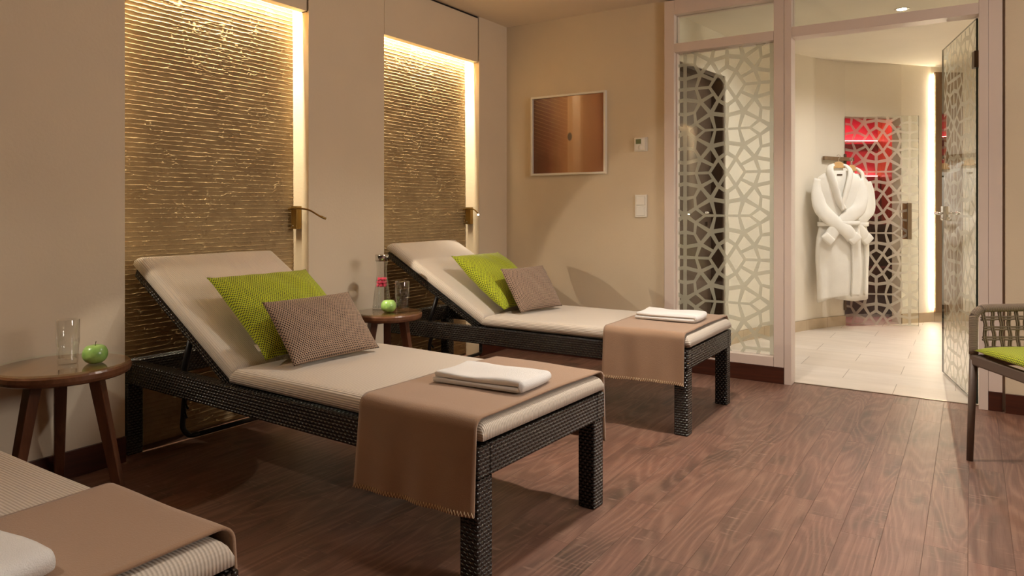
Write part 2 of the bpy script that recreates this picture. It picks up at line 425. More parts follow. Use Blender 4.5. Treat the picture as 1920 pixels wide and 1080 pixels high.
# ------------------------------------------------------------------ setting: rest room
XL = -2.973; XS = -3.099; YB = 4.53; ZC = 2.44; XR = 2.3; YF = -4.2
struct(MB().box(-3.3, XR + .1, YF - .1, 4.576, -.1, 0).build('floor', M['floor']), 'walnut plank floor of the rest room')
struct(MB().box(-3.3, XR + .1, YF - .1, 4.60, ZC, ZC + .1).build('ceiling', M['ceil']), 'smooth beige ceiling of the rest room')
m = MB()
edges = [(YF, .06), (1.04, 1.622), (2.603, 3.184), (4.168, 4.66)]
for a, b in edges: m.box(-3.25, XL, a, b, 0, ZC)
struct(m.build('wall_left', M['paint']), 'beige wall of piers between the stone niches')
struct(MB().box(XL, -1.704, YB, YB + .12, 0, ZC).build('wall_back', M['paint_back']), 'beige wall carrying the framed picture')
struct(MB().box(.146, XR, 4.49, 4.61, 0, ZC).build('wall_back_right', M['paint_back']), 'beige wall right of the glass door')
struct(MB().box(XR, XR + .1, YF, 4.6, 0, ZC).build('wall_right', M['paint']))
struct(MB().box(-3.25, XR + .1, YF - .1, YF, 0, ZC).build('wall_front', M['paint']))
struct(MB().box(-3.3, -3.25, YF, 4.66, 0, ZC).build('wall_niche_backing', M['dark']))
# skirting
m = MB()
for a, b in edges: m.box(XL, XL + .012, a, min(b, YB), 0, .107)
struct(m.build('baseboard_left', M['skirt'], bevel=.0015), 'dark wooden skirting along the pier feet')
struct(MB().box(XL + .012, -1.704, YB - .012, YB, 0, .107).build('baseboard_back', M['skirtx'], bevel=.0015), 'dark wooden skirting below the picture wall')
struct(MB().box(.146, XR, 4.474, 4.49, 0, .10).build('baseboard_right', M['skirtx'], bevel=.0015), 'dark wooden skirting right of the door')
# niches: chiselled stone panel + header panel
rng = np.random.default_rng(5)
def stone_mesh(seed):
    rng = np.random.default_rng(seed)
    H_, W_ = 1220, 170; zz = np.linspace(.012, ZC, H_); yy = np.linspace(0, .98, W_)
    Z, Y = np.meshgrid(zz, yy, indexing='ij')
    wob = (vnoise((H_, W_), (16, 22), rng) - .5) * .20 + (vnoise((H_, W_), (6, 3), rng) - .5) * .16
    ph = Z / .0207 + wob; fr = ph - np.floor(ph)
    row = np.clip(np.floor(ph).astype(int), 0, 119)
    rv = vnoise((120, W_), (1, 9), rng)[row, np.tile(np.arange(W_), (H_, 1))]
    amp = .96 + .05 * rv - .25 * np.clip((.16 - rv) / .06, 0, 1)
    ridge = np.maximum(np.clip(1 - fr / .26, 0, 1), np.clip(1 - (1 - fr) / .06, 0, 1)) * amp
    n1 = vnoise((H_, W_), (44, 9), rng) + .5 * vnoise((H_, W_), (14, 4), rng)
    web = np.clip(1 - np.abs(n1 - .78) / .05, 0, 1) * (vnoise((H_, W_), (40, 14), rng) > .52)
    n2 = vnoise((H_, W_), (22, 16), rng) + .5 * vnoise((H_, W_), (9, 5), rng)
    web2 = np.clip(1 - np.abs(n2 - .72) / .04, 0, 1) * (vnoise((H_, W_), (40, 12), rng) > .6)
    face = vnoise((H_, W_), (9, 8), rng)
    h = .0046 * np.maximum(ridge, np.maximum(web * 1.02, web2 * 1.02)) + .0007 * face
    X = XS - .004 + h + .012 * (1 - Z / ZC)
    v = np.stack([X, Y, Z], -1).reshape(-1, 3)
    i = np.arange(H_ - 1)[:, None] * W_ + np.arange(W_ - 1)[None]
    f = np.stack([i, i + 1, i + W_ + 1, i + W_], -1).reshape(-1, 4)
    me = bpy.data.meshes.new('stone_panel'); me.from_pydata(v.tolist(), [], f.tolist()); me.update()
    # solid back behind the relief
    return me
nich = [(.06, 'out of view beside the nearest lounger'), (1.622, 'behind the middle lounger'), (3.184, 'behind the far lounger')]
for i, (y0, wh) in enumerate(nich):
    SM = stone_mesh(11 + i)
    o = link('trim_%d' % (i + 1), SM, M['stone'], smooth=True, loc=(0, y0 + .001, 0)); struct(o, 'chiselled sandstone niche panel ' + wh)
    o.scale = (1, .98 / .98, 1)
    b = MB().box(-3.25, XS - .006, y0, y0 + .981, 0, ZC).build('stone_backing', M['stone'], o); b.location = (0, -y0 - .001, 0)
    hd = MB().box(XL - .05, XL, y0 + .003, y0 + .981 - .012, 2.11, 2.424).build('trim_%d' % (i + 4), M['paint'], bevel=.001); struct(hd, 'beige header board over the stone niche ' + wh)
    MB().box(XL - .05, XL - .010, y0 + .9692, y0 + .9808, 2.11, ZC - .001).box(XL - .05, XL - .010, y0 + .001, y0 + .969, 2.4245, ZC - .001).build('gap_shade_fill', M['dark'], hd)  # dark strips filling the gaps, standing in for the shade inside them
    MB().box(-3.046, -3.03, y0 + .01, y0 + .965, 2.404, 2.410).build('led_strip', M['led'], hd)
    MB().box(-3.05, XL - .05, y0 + .01, y0 + .965, 2.411, 2.424).build('led_carrier', M['paint'], hd)

# ------------------------------------------------------------------ glass partition (window_1) and open door
# lattice motif, quarter cell (metres), half periods .275 x .276
LA, LB = .275, .276
ND = dict(C=(0, 0, .011), N1=(.056, .088, .011), N2=(.113, 0, .009), N3=(.104, .170, .0135), N4=(.172, .089, .012), N5=(.202, 0, .009), N6=(.211, .155, .009),
          K=(.204, .229, .010), G=(LA, LB, .014), F=(.075, LB, .008), H=(.143, LB, .008), E=(0, .189, .013), D=(0, .125, .013), O=(0, LB, .007),
          R0=(LA, 0, .012), R1=(LA, .067, .012), R2=(LA, .167, .012))
def nd(k):
    if isinstance(k, tuple):
        k, fu, fv = k; u, v, w_ = ND[k]; return (2 * 0 - u if fu == 'm' else u, -v if fv == 'm' else (2 * LB - v if fv == 'M' else v), w_)
    return ND[k]
CELLS = [(['C', 'N1', 'N2', ('N1', '', 'm')], 'v0'), (['C', 'N1', 'D', ('N1', 'm', '')], 'u0'), (['D', 'N1', 'N3', 'E'], ''),
         (['N1', 'M', 'N4', 'N3'], ''), (['M', 'N2', 'N5', 'N4'], ''), (['N5', 'R0', 'R1', 'N4'], ''), (['N4', 'R1', 'R2', 'N6'], ''),
         (['N6', 'R2', 'G', 'K'], ''), (['N4', 'N6', 'K', 'N3'], ''), (['K', 'G', ('K', '', 'M'), 'H'], 'v1'), (['N3', 'K', 'H', 'F'], ''), (['E', 'N3', 'F', 'O'], '')]
ND['M'] = ((.056 + .113) / 2, .044, .010)
def lattice(u0, u1, z0, z1, uc, vc, th=.0012):
    """frosted strips inside a pane rectangle; cells inset so strips never overlap"""
    bm = bmesh.new()
    def inset(poly):
        n = len(poly); cx = sum(p[0] for p in poly) / n; cy = sum(p[1] for p in poly) / n
        out = []
        for i in range(n):
            p, a, b = Vector(poly[i][:2]), Vector(poly[i - 1][:2]), Vector(poly[(i + 1) % n][:2])
            d1 = (a - p).normalized(); d2 = (b - p).normalized()
            bis = d1 + d2
            if bis.length < .15: bis = Vector((cx, cy)) - p
            bis.normalize()
            if bis.dot(Vector((cx, cy)) - p) < 0: bis = -bis
            sn = max(.45, abs(d1.cross(bis)) if hasattr(d1, 'cross') else .7)
            out.append(p + bis * poly[i][2] / sn)
        return out
    iu0, iu1 = int((u0 - uc) / (2 * LA)) - 2, int((u1 - uc) / (2 * LA)) + 2
    iv0, iv1 = int((z0 - vc) / (2 * LB)) - 2, int((z1 - vc) / (2 * LB)) + 2
    for iu in range(iu0, iu1 + 1):
        for iv in range(iv0, iv1 + 1):
            for su in (1, -1):
                for sv in (1, -1):
                    for keys, sym in CELLS:
                        if sym == 'v0' and sv < 0 or sym == 'u0' and su < 0: continue
                        if sym == 'v1' and sv < 0: continue
                        base = [nd(k) for k in keys]
                        poly = [(uc + iu * 2 * LA + su * p[0], vc + iv * 2 * LB + sv * p[1], p[2]) for p in base]
                        if max(p[0] for p in poly) < u0 or min(p[0] for p in poly) > u1 or max(p[1] for p in poly) < z0 or min(p[1] for p in poly) > z1: continue
                        inn = inset(poly); n = len(poly)
                        ov = [bm.verts.new((p[0], 0, p[1])) for p in poly]; iv_ = [bm.verts.new((p[0], 0, p[1])) for p in inn]
                        for i in range(n):
                            j = (i + 1) % n
                            try: bm.faces.new((ov[i], ov[j], iv_[j], iv_[i]))
                            except ValueError: pass
    bmesh.ops.remove_doubles(bm, verts=bm.verts, dist=.0003)
    for co, no in (((u0, 0, 0), (-1, 0, 0)), ((u1, 0, 0), (1, 0, 0)), ((0, 0, z0), (0, 0, -1)), ((0, 0, z1), (0, 0, 1))):
        bmesh.ops.bisect_plane(bm, geom=bm.verts[:] + bm.edges[:] + bm.faces[:], plane_co=co, plane_no=no, clear_outer=True)
    bmesh.ops.recalc_face_normals(bm, faces=bm.faces)
    me = bpy.data.meshes.new('frosted_pattern'); bm.to_mesh(me); bm.free()
    return me
def pane(name, x0, x1, z0, z1, parent, th=.008, y=0., mat=None, edge=None):
    m = MB().box(x0, x1, y - th / 2, y + th / 2, z0, z1)
    o = m.build(name, [mat or M['pane'], edge or M['edge']], parent)
    for p in o.data.polygons:
        if abs(p.normal.y) < .5: p.material_index = 1
    return o

yf, yb_ = 4.49, 4.60
W1 = empty('window_1', (-1.3, 4.55, 0)); struct(W1, 'frosted lattice glass partition in a beige frame left of the open door')
off = Vector((-1.3, 4.55, 0))
def pbox(name, x0, x1, z0, z1, mat='frame', y0=yf, y1=yb_, par=W1, o_=off, bev=.0015):
    return MB().box(x0 - o_.x, x1 - o_.x, y0 - o_.y, y1 - o_.y, z0, z1).build(name, M[mat], par, bevel=bev)
pbox('stile', -1.704, -1.637, .10, 2.424)
pbox('stile', -1.01, -.951, .10, 2.424)
pbox('rail', -1.636, -1.011, 2.331, 2.424, y0=yf + .001)
pbox('rail', -1.636, -1.011, 2.082, 2.139, y0=yf + .001)
pbox('rail', -1.636, -1.011, .10, .157, y0=yf + .001)
pbox('kick_board', -1.704, -.951, .0, .099, 'skirtx', y1=yb_ - .02)
g1 = pane('glass_pane', -1.637 + 1.3, -1.01 + 1.3, .157, 2.082, W1, edge=M['frame'])
fp = link('frosted_pattern', lattice(-1.637 + 1.3, -1.01 + 1.3, .157, 2.082, -.01, 1.843), M['frost'], g1); fp.location = (0, .0052, 0)
pane('transom_pane', -1.637 + 1.3, -1.01 + 1.3, 2.139, 2.331, W1, edge=M['frame'])
pbox('glazing_bead', -1.637, -1.629, .157, 2.082, y0=4.53, y1=4.57)
# door lining with transom light above the opening
TF = empty('trim_7', (-.4, 4.55, 0)); struct(TF, 'beige door lining with a transom light over the open glass door')
o2 = Vector((-.4, 4.55, 0))
pbox('door_post', -.949, -.908, 0, 2.424, par=TF, o_=o2)
pbox('door_post', .031, .0725, 0, 2.424, par=TF, o_=o2)
pbox('side_panel', .0735, .134, .10, 2.424, par=TF, o_=o2, y0=yf + .004)
pbox('side_panel_recess', .134, .146, .0, 2.424, 'frame', par=TF, o_=o2, y0=yf + .035, bev=0)
pbox('kick_board', .0735, .134, 0, .099, 'skirtx', par=TF, o_=o2, y0=yf + .004, y1=yb_ - .02)
pbox('transom_rail', -.907, .03, 2.087, 2.146, par=TF, o_=o2, y0=yf + .001)
pbox('head_rail', -.907, .03, 2.345, 2.424, par=TF, o_=o2, y0=yf + .001)
pane('transom_pane', -.908 + .4, .03 + .4, 2.146, 2.345, TF, edge=M['frame'])
pbox('threshold_strip', -.908, .031, 0, .003, 'steel', y0=4.566, y1=4.580, par=TF, o_=o2, bev=0)

def hinge(m, x, z):
    m.box(x - .004, x + .05, -.014, .014, z - .045, z + .045)
# open glass door: local x along the leaf from the hinge
hx, hy = .024, 4.557
ang = math.atan2(5.352 - hy, -.156 - hx); DL = math.hypot(5.352 - hy, -.156 - hx)
D1 = empty('door_1', (hx, hy, 0), ang); struct(D1, 'open frosted lattice glass door swung into the corridor')
gp = pane('glass_pane', 0, DL, .012, 2.078, D1, th=.010)
fp = link('frosted_pattern', lattice(.004, DL - .004, .016, 2.074, .275, 1.843), M['frost'], gp); fp.location = (0, -.0062, 0)
for z in (1.86, .25):
    m = MB(); hinge(m, 0, z); m.build('hinge', M['hinge'], D1, bevel=.002)
m = MB().box(DL - .105, DL - .045, -.02, .02, .985, 1.075); hd = m.build('handle_plate', M['chrome'], D1, bevel=.002)
for s in (-1, 1):
    pts = catmull([(DL - .06, s * .015, 1.03), (DL - .06, s * .05, 1.03), (DL - .075, s * .062, 1.03), (DL - .12, s * .062, 1.03), (DL - .19, s * .060, 1.028), (DL - .20, s * .045, 1.028)], 6)
    MB().tube(pts, .008, 10).build('lever_handle', M['chrome'], hd, smooth=True)
MB().tube([(DL - .086, -.03, 1.0), (DL - .086, .03, 1.0)], .007, 10).build('lock_cylinder', M['chrome'], hd, smooth=True)

# ------------------------------------------------------------------ corridor
ZC2 = 2.40
struct(MB().box(-2.4, 2.2, 4.577, 9.6, -.1, 0).build('floor_corridor', M['tile']), 'sand-coloured tiled corridor floor')
struct(MB().box(-2.4, 2.2, 4.601, 9.6, ZC2, ZC2 + .1).build('ceiling_corridor', M['corridor']), 'pale corridor ceiling')
Q = [(-1.722, 4.60), (-1.713, 4.70), (-1.605, 5.50), (-1.53, 5.85), (-1.41, 6.17), (-1.278, 6.477), (-1.165, 6.765), (-1.072, 6.945), (-.972, 7.108),
     (-.547, 7.492), (-.42, 7.65), (-.326, 7.765), (-.21, 7.87), (.0, 8.02), (.3, 8.14), (.7, 8.1), (1.1, 7.8), (1.35, 7.2), (1.42, 6.2), (1.42, 4.62)]
TH = .12
def nrm(i):
    a = Vector(Q[max(i - 1, 0)]); b = Vector(Q[min(i + 1, len(Q) - 1)]); t = (b - a).normalized(); return Vector((-t.y, t.x))
def wallseg(m, i, z0, z1, th=TH, off=0.):
    a, b = Vector(Q[i]), Vector(Q[i + 1]); na, nb = nrm(i), nrm(i + 1)
    if i in (1, 8): nb = nrm(i) if False else nb
    P = [a + na * off, b + nb * off, b + nb * (off + th), a + na * (off + th)]
    L = sum((Vector(Q[j + 1]) - Vector(Q[j])).length for j in range(i)); L2 = L + (b - a).length
    vs = [(p.x, p.y, z) for z in (z0, z1) for p in P]
    fs = [(0, 3, 2, 1), (4, 5, 6, 7), (0, 1, 5, 4), (1, 2, 6, 5), (2, 3, 7, 6), (3, 0, 4, 7)]
    uv = [[(0, 0)] * 4, [(0, 0)] * 4, [(L, z0), (L2, z0), (L2, z1), (L, z1)], [(0, 0)] * 4, [(0, 0)] * 4, [(0, 0)] * 4]
    m.add(vs, fs, uv)
m = MB()
for i in range(len(Q) - 1):
    if i == 1: wallseg(m, i, 2.08, ZC2)
    elif i == 8: wallseg(m, i, 1.905, ZC2)
    else: wallseg(m, i, 0, ZC2)
struct(m.build('wall_corridor', M['corridor']), 'curved cream corridor wall with the bathrobes')
m = MB()
for i in range(2, len(Q) - 1):
    if i != 8: wallseg(m, i, 0, .09, .012, -.0115)
struct(m.build('baseboard_corridor', M['skirttile']), 'sand-coloured tile skirting along the curved wall')
# dark corridor door in a deep reveal (door_3)
a, b = Vector(Q[1]), Vector(Q[2]); t = (b - a).normalized(); rz = math.atan2(t.y, t.x); LD = (b - a).length
D3 = empty('door_3', (a.x, a.y, 0), rz); struct(D3, 'dark brown corridor door seen through the glass partition')
MB().box(0.0, LD - .0, .095, .135, 0, 2.08).build('door_leaf', M['doorwood'], D3)
MB().box(LD - .022, LD + .0, .001, .095, 0, 2.08).build('door_jamb', M['doorwood_d'], D3)
MB().box(0, .02, .001, .095, 0, 2.08).build('door_jamb', M['doorwood_d'], D3)
MB().box(.02, LD - .022, .001, .095, 2.055, 2.08).build('door_head', M['doorwood_d'], D3)
m = MB().box(LD - .002, LD + .05, -.012, .002, 0, 2.13).box(-.05, .002, -.012, .002, 0, 2.13).box(0, LD, -.012, .002, 2.08, 2.13)
m.build('door_architrave', M['corridor'], D3)
m = MB().tube([(LD - .12, .095, 1.03), (LD - .12, .05, 1.03)], .009, 10).tube([(LD - .12, .05, 1.03), (LD - .23, .05, 1.03)], .009, 10)
m.build('door_handle', M['chrome'], D3, smooth=True)
MB().box(LD - .14, LD - .10, .088, .095, .93, .96).build('key_plate', M['chrome'], D3)
# corridor control panel on the curved wall
def on_wall(i, t_, z, off=.0):
    a, b = Vector(Q[i]), Vector(Q[i + 1]); p = a.lerp(b, t_); n = nrm(i).lerp(nrm(i + 1), t_).normalized(); d = (b - a).normalized()
    return (p.x - n.x * off, p.y - n.y * off, z), math.atan2(d.y, d.x)
p, r = on_wall(4, .25, 1.50)
e = empty('room_thermostat', p, r, label='small white thermostat on the corridor wall, seen through the frosted glass', cat='thermostat')
MB().box(-.045, .045, -.022, -.001, -.04, .04).build('housing', M['white'], e, bevel=.003)
MB().box(-.02, .025, -.0235, -.0225, -.005, .022).build('display', M['blackmetal'], e)

# sauna door opening and cabin (door_2)
a = Vector((-.972, 7.100)); b = Vector((-.398, 7.312)); dd = b - a
D2 = empty('door_2', (a.x, a.y, 0), math.atan2(dd.y, dd.x)); struct(D2, 'frosted lattice glass sauna door behind the bathrobes')
SL = dd.length
gp = pane('glass_pane', 0, SL, .012, 1.895, D2, th=.008)
fp = link('frosted_pattern', lattice(.003, SL - .003, .015, 1.892, .262, 1.672), M['frost'], gp); fp.location = (0, -.0052, 0)
m = MB().box(SL - .105, SL - .07, -.05, -.03, .79, 1.115).box(SL - .1, SL - .075, -.03, -.004, .80, .82).box(SL - .1, SL - .075, -.03, -.004, 1.085, 1.105)
m.build('door_handle', M['steel'], D2, bevel=.002)
m = MB().box(SL - .125, SL - .09, .004, .03, .79, 1.115); m.build('inner_door_handle', M['sauna'], D2, bevel=.003)
MB().box(SL - .19, SL - .15, -.0075, -.0065, 1.792, 1.800).build('door_label', M['labelred'], D2)
for z in (1.5, .2): MB().box(-.01, .012, -.012, .012, z - .06, z + .06).build('hinge', M['hinge'], D2)
rt = Vector((.8401, .5424, 0)); fw = Vector((-.5424, .8401, 0))
SA = Matrix(((rt.x, fw.x, 0, 0), (rt.y, fw.y, 0, 0), (0, 0, 1, 0), (0, 0, 0, 1)))
def sbox(l0, l1, f0, f1, z0, z1, m=None): return (m or MB()).box(l0, l1, f0, f1, z0, z1, SA)
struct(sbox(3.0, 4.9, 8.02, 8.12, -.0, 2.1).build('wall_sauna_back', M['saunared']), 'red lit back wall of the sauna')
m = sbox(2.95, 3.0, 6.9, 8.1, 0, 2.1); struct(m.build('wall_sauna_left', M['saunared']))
m = MB(); 
for k in range(9): sbox(4.12, 4.16, 6.95 + k * .125, 7.07 + k * .125, 0, 2.1, m)
struct(m.build('wall_sauna_right', M['sauna']), 'brown board wall inside the sauna')
struct(sbox(2.95, 4.9, 6.85, 8.1, 2.1, 2.2).build('ceiling_sauna', M['sauna']))
m = sbox(3.78, 4.12, 7.02, 7.06, 0, 2.1)
struct(m.build('wall_sauna_partition', M['doorwood']), 'brown partition board inside the sauna')
BN = empty('sauna_bench', tuple(rt * 3.5 + fw * 7.8), 0, label='dark wooden sauna bench behind the frosted glass sauna door', cat='bench')
BNo = Vector(BN.location)
def sb(name, l0, l1, f0, f1, z0, z1, mat):
    o = sbox(l0, l1, f0, f1, z0, z1).build(name, mat, BN); o.location = -BNo; return o
sb('seat', 3.01, 4.1, 7.45, 8.01, .84, .90, M['bench'])
sb('lower_seat', 3.01, 4.1, 7.15, 7.44, .42, .47, M['bench'])
sb('bench_front', 3.01, 4.1, 7.50, 7.54, .0, .84, M['bench'])
sb('step_front', 3.01, 4.1, 7.2, 7.23, .0, .42, M['bench'])
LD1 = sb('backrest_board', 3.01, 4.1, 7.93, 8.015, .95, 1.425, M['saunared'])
sbox(3.02, 4.09, 7.965, 8.0, 1.426, 1.436).build('light_line', M['redled'], LD1)
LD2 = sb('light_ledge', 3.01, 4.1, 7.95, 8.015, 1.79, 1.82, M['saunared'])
sbox(3.02, 4.09, 7.965, 8.0, 1.821, 1.829).build('light_line', M['redled'], LD2)
lamp('sauna_red_light', 'AREA', tuple(rt * 3.6 + fw * 7.7) [:2] + (2.08,), 5, (1, .08, .16), tuple(rt * 3.6 + fw * 7.9)[:2] + (0,), shape='RECTANGLE', size=.8, size_y=.1)
# brown wall panel with a light strip behind
pa = Vector((-.300, 7.775)); pb = Vector((-.085, 7.955)); dd = pb - pa
WP = empty('wall_panel', (pa.x, pa.y, 0), math.atan2(dd.y, dd.x), label='tall narrow brown wall panel with light glowing from behind its left edge', cat='wall panel')
PL = dd.length
MB().box(0, PL, -.025, .0, .09, 2.345).build('panel_board', M['panelwood'], WP, bevel=.002)
MB().box(.0, .012, .004, .016, .12, 2.32).build('light_strip', M['ledw'], WP)
MB().box(.06, PL - .03, .0, .03, .3, 2.1).build('mounting_batten', M['dark'], WP)
lamp('panel_strip_light', 'AREA', (pa.x - .004, pa.y + .012, 1.22), 40, (1, .80, .5), (pa.x - .6, pa.y + .05, 1.22), shape='RECTANGLE', size=2.2, size_y=.02)
o = bpy.data.objects['panel_strip_light']; 
xa = Vector((0, 0, 1)); za = -Vector((-.9, .43, 0)).normalized(); ya = za.cross(xa)
o.rotation_euler = Matrix((xa, ya, za)).transposed().to_euler()
# corridor downlight that is in view
dl = empty('ceiling_downlight', (-.394, 5.438, ZC2), label='small round recessed downlight in the corridor ceiling above the door transom', cat='downlight')
MB().lathe([(.030, -.001), (.045, -.004), (.048, -.002), (.048, 0)], 28).build('trim_ring', M['white'], dl, smooth=True)
MB().lathe([(.0001, -.003), (.029, -.003), (.03, -.001)], 24).build('bulb', M['downglow'], dl)

# ------------------------------------------------------------------ wall items
pic = empty('framed_picture', (-2.438, YB - .001, 1.304), label='square framed picture with niche and lamp reflections painted into its print, hanging on the beige wall', cat='picture')
m = MB().box(-.303, -.288, -.03, 0, 0, .58).box(.288, .303, -.03, 0, 0, .58).box(-.288, .288, -.03, 0, 0, .015).box(-.288, .288, -.03, 0, .565, .58)
m.build('picture_frame', M['white'], pic, bevel=.001)
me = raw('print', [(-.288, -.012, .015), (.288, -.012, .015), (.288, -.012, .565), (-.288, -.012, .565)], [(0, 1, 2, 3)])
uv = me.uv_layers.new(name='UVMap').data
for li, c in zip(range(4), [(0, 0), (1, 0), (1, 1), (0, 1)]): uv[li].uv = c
link('print_with_reflection', me, M['picture'], pic)
MB().box(-.288, .288, -.022, -.020, .015, .565).build('glazing', M['picglass'], pic)
th = empty('thermostat', (-1.882, YB - .001, 1.495), label='small white wall thermostat with green display above the light switch', cat='thermostat')
MB().box(-.047, .047, -.010, 0, -.047, .047).build('back_plate', M['white'], th, bevel=.002)
MB().box(-.036, .036, -.026, -.010, -.041, .041).build('housing', M['white'], th, bevel=.003)
MB().box(-.028, .010, -.0275, -.0265, .002, .034).build('display', M['screen'], th)
MB().lathe([(.0001, .003), (.016, .003), (.018, 0)], 24).build('dial', M['white'], th, smooth=True, loc=(.004, -.0262, -.02), rot=(PI / 2, 0, 0))
sw = empty('light_switch', (-1.881, YB - .001, 1.079), label='white two-gang light switch right of the picture, below the thermostat', cat='light switch')
MB().box(-.043, .043, -.010, 0, -.076, .076).build('switch_plate', M['white'], sw, bevel=.002)
for z in (-.034, .036):
    MB().box(-.031, .031, -.0155, -.0095, z - .031, z + .029).build('rocker', M['white'], sw, bevel=.002)
# reading lamps
def reading_lamp(y, label, head, group, tgt, energy, visible_glow):
    e = empty('reading_lamp', (-3.048, y, 1.01), label=label, cat='reading lamp', group=None)
    MB().box(-.022, .022, -.034, -.001, -.061, .061).build('lamp_body', M['brass'], e, bevel=.0015)
    MB().tube([(-.008, -.034, -.045), (-.008, -.037, -.045)], .004, 10).build('push_button', M['chrome'], e, smooth=True)
    h = Vector(head) - Vector(e.location)
    t = (Vector(tgt) - Vector(head)).normalized()
    pts = catmull([(-.036, -.040, .044), (-.015, -.042, .048), (.02, -.044, .050), tuple(Vector((.02, -.044, .05)).lerp(h - t * .035, .55) + Vector((0, 0, .014))), tuple(h - t * .035), tuple(h)], 8)
    MB().tube(pts, [.0048] * (len(pts) - 7) + [.006] * 7, 10).tube([(-.02, -.030, .045), (-.02, -.044, .047)], .004, 8).build('lamp_arm', M['brass'], e, smooth=True)
    p = h + t * .001
    MB().tube([h - t * .001, h + t * .0004], .0050, 12).build('bulb', M['lampglow'], e)
    sp = lamp('reading_lamp_beam', 'SPOT', tuple(Vector(head) + t * .006), energy, (1, .88, .70), tgt, spot_size=math.radians(88), spot_blend=.12, shadow_soft_size=.006)
    return e
reading_lamp(2.603, 'bronze gooseneck reading lamp in the nearer niche, arm pointing right', (-2.76, 2.53, 1.006), None, (-1.75, 3.6, .35), 9, 0)
reading_lamp(4.168, 'bronze gooseneck reading lamp in the far niche with its bulb shining at the viewer', (-2.925, 4.09, 1.018), None, (-1.5, 2.1, .62), 3, 1)
reading_lamp(1.041, 'unseen bronze gooseneck reading lamp added for light beside the nearest lounger', (-2.78, .98, 1.006), None, (-2.3, 1.75, .30), 4.5, 0)  # out of view, added for its beam across the table and middle lounger

# ------------------------------------------------------------------ sun lounger
LL, LW = 1.965, .72
def rbox(x0, x1, y0, y1, z0, z1, r, seg=3):
    return MB().box(x0, x1, y0, y1, z0, z1), r, seg
def cushion(name, x0, x1, y0, y1, z0, z1, par, r=.030, crown=.006, mat=None, seed=0):
    nx, ny = 40, 22; rnd = random.Random(seed)
    bm = bmesh.new()
    def prof(t, a, b, n):  # denser near the edges
        pts = [a + r * (1 - math.cos(k / 5 * PI / 2)) for k in range(5)]
        pts += [a + r + (b - a - 2 * r) * k / n for k in range(n + 1)]
        pts += [b - r * (1 - math.cos(k / 5 * PI / 2)) for k in range(4, -1, -1)]
        return pts
    X = prof(0, x0, x1, nx); Y = prof(0, y0, y1, ny)
    def edge(v, a, b):
        d = min(v - a, b - v); 
        return 0 if d >= r else r - math.sqrt(max(0, r * r - (r - d) ** 2))
    top = {}; bot = {}
    for i, x in enumerate(X):
        for j, y in enumerate(Y):
            e_ = min(r, math.hypot(edge(x, x0, x1), edge(y, y0, y1)))
            cx = math.sin(PI * (x - x0) / (x1 - x0)) ** .4 if x1 > x0 else 1; cy = math.sin(PI * max(0, min(1, (y - y0) / (y1 - y0)))) ** .5
            cr = crown * cx * cy + .0015 * math.sin(x * 9 + seed) * math.sin(y * 11)
            top[i, j] = bm.verts.new((x, y, z1 - e_ + cr))
            b_ = (i in (0, len(X) - 1)) or (j in (0, len(Y) - 1))
            bot[i, j] = bm.verts.new((x, y, z0 + min(e_, .012) ))
    for i in range(len(X) - 1):
        for j in range(len(Y) - 1):
            bm.faces.new((top[i, j], top[i + 1, j], top[i + 1, j + 1], top[i, j + 1]))
            bm.faces.new((bot[i, j], bot[i, j + 1], bot[i + 1, j + 1], bot[i + 1, j]))
    per = [(i, 0) for i in range(len(X))] + [(len(X) - 1, j) for j in range(1, len(Y))] + [(i, len(Y) - 1) for i in range(len(X) - 2, -1, -1)] + [(0, j) for j in range(len(Y) - 2, 0, -1)]
    for k in range(len(per)):
        a, b = per[k], per[(k + 1) % len(per)]
        bm.faces.new((bot[a], bot[b], top[b], top[a]))
    bmesh.ops.recalc_face_normals(bm, faces=bm.faces)
    me = bpy.data.meshes.new(name); bm.to_mesh(me); bm.free()
    return link(name, me, mat or M['mattress'], par, smooth=True)
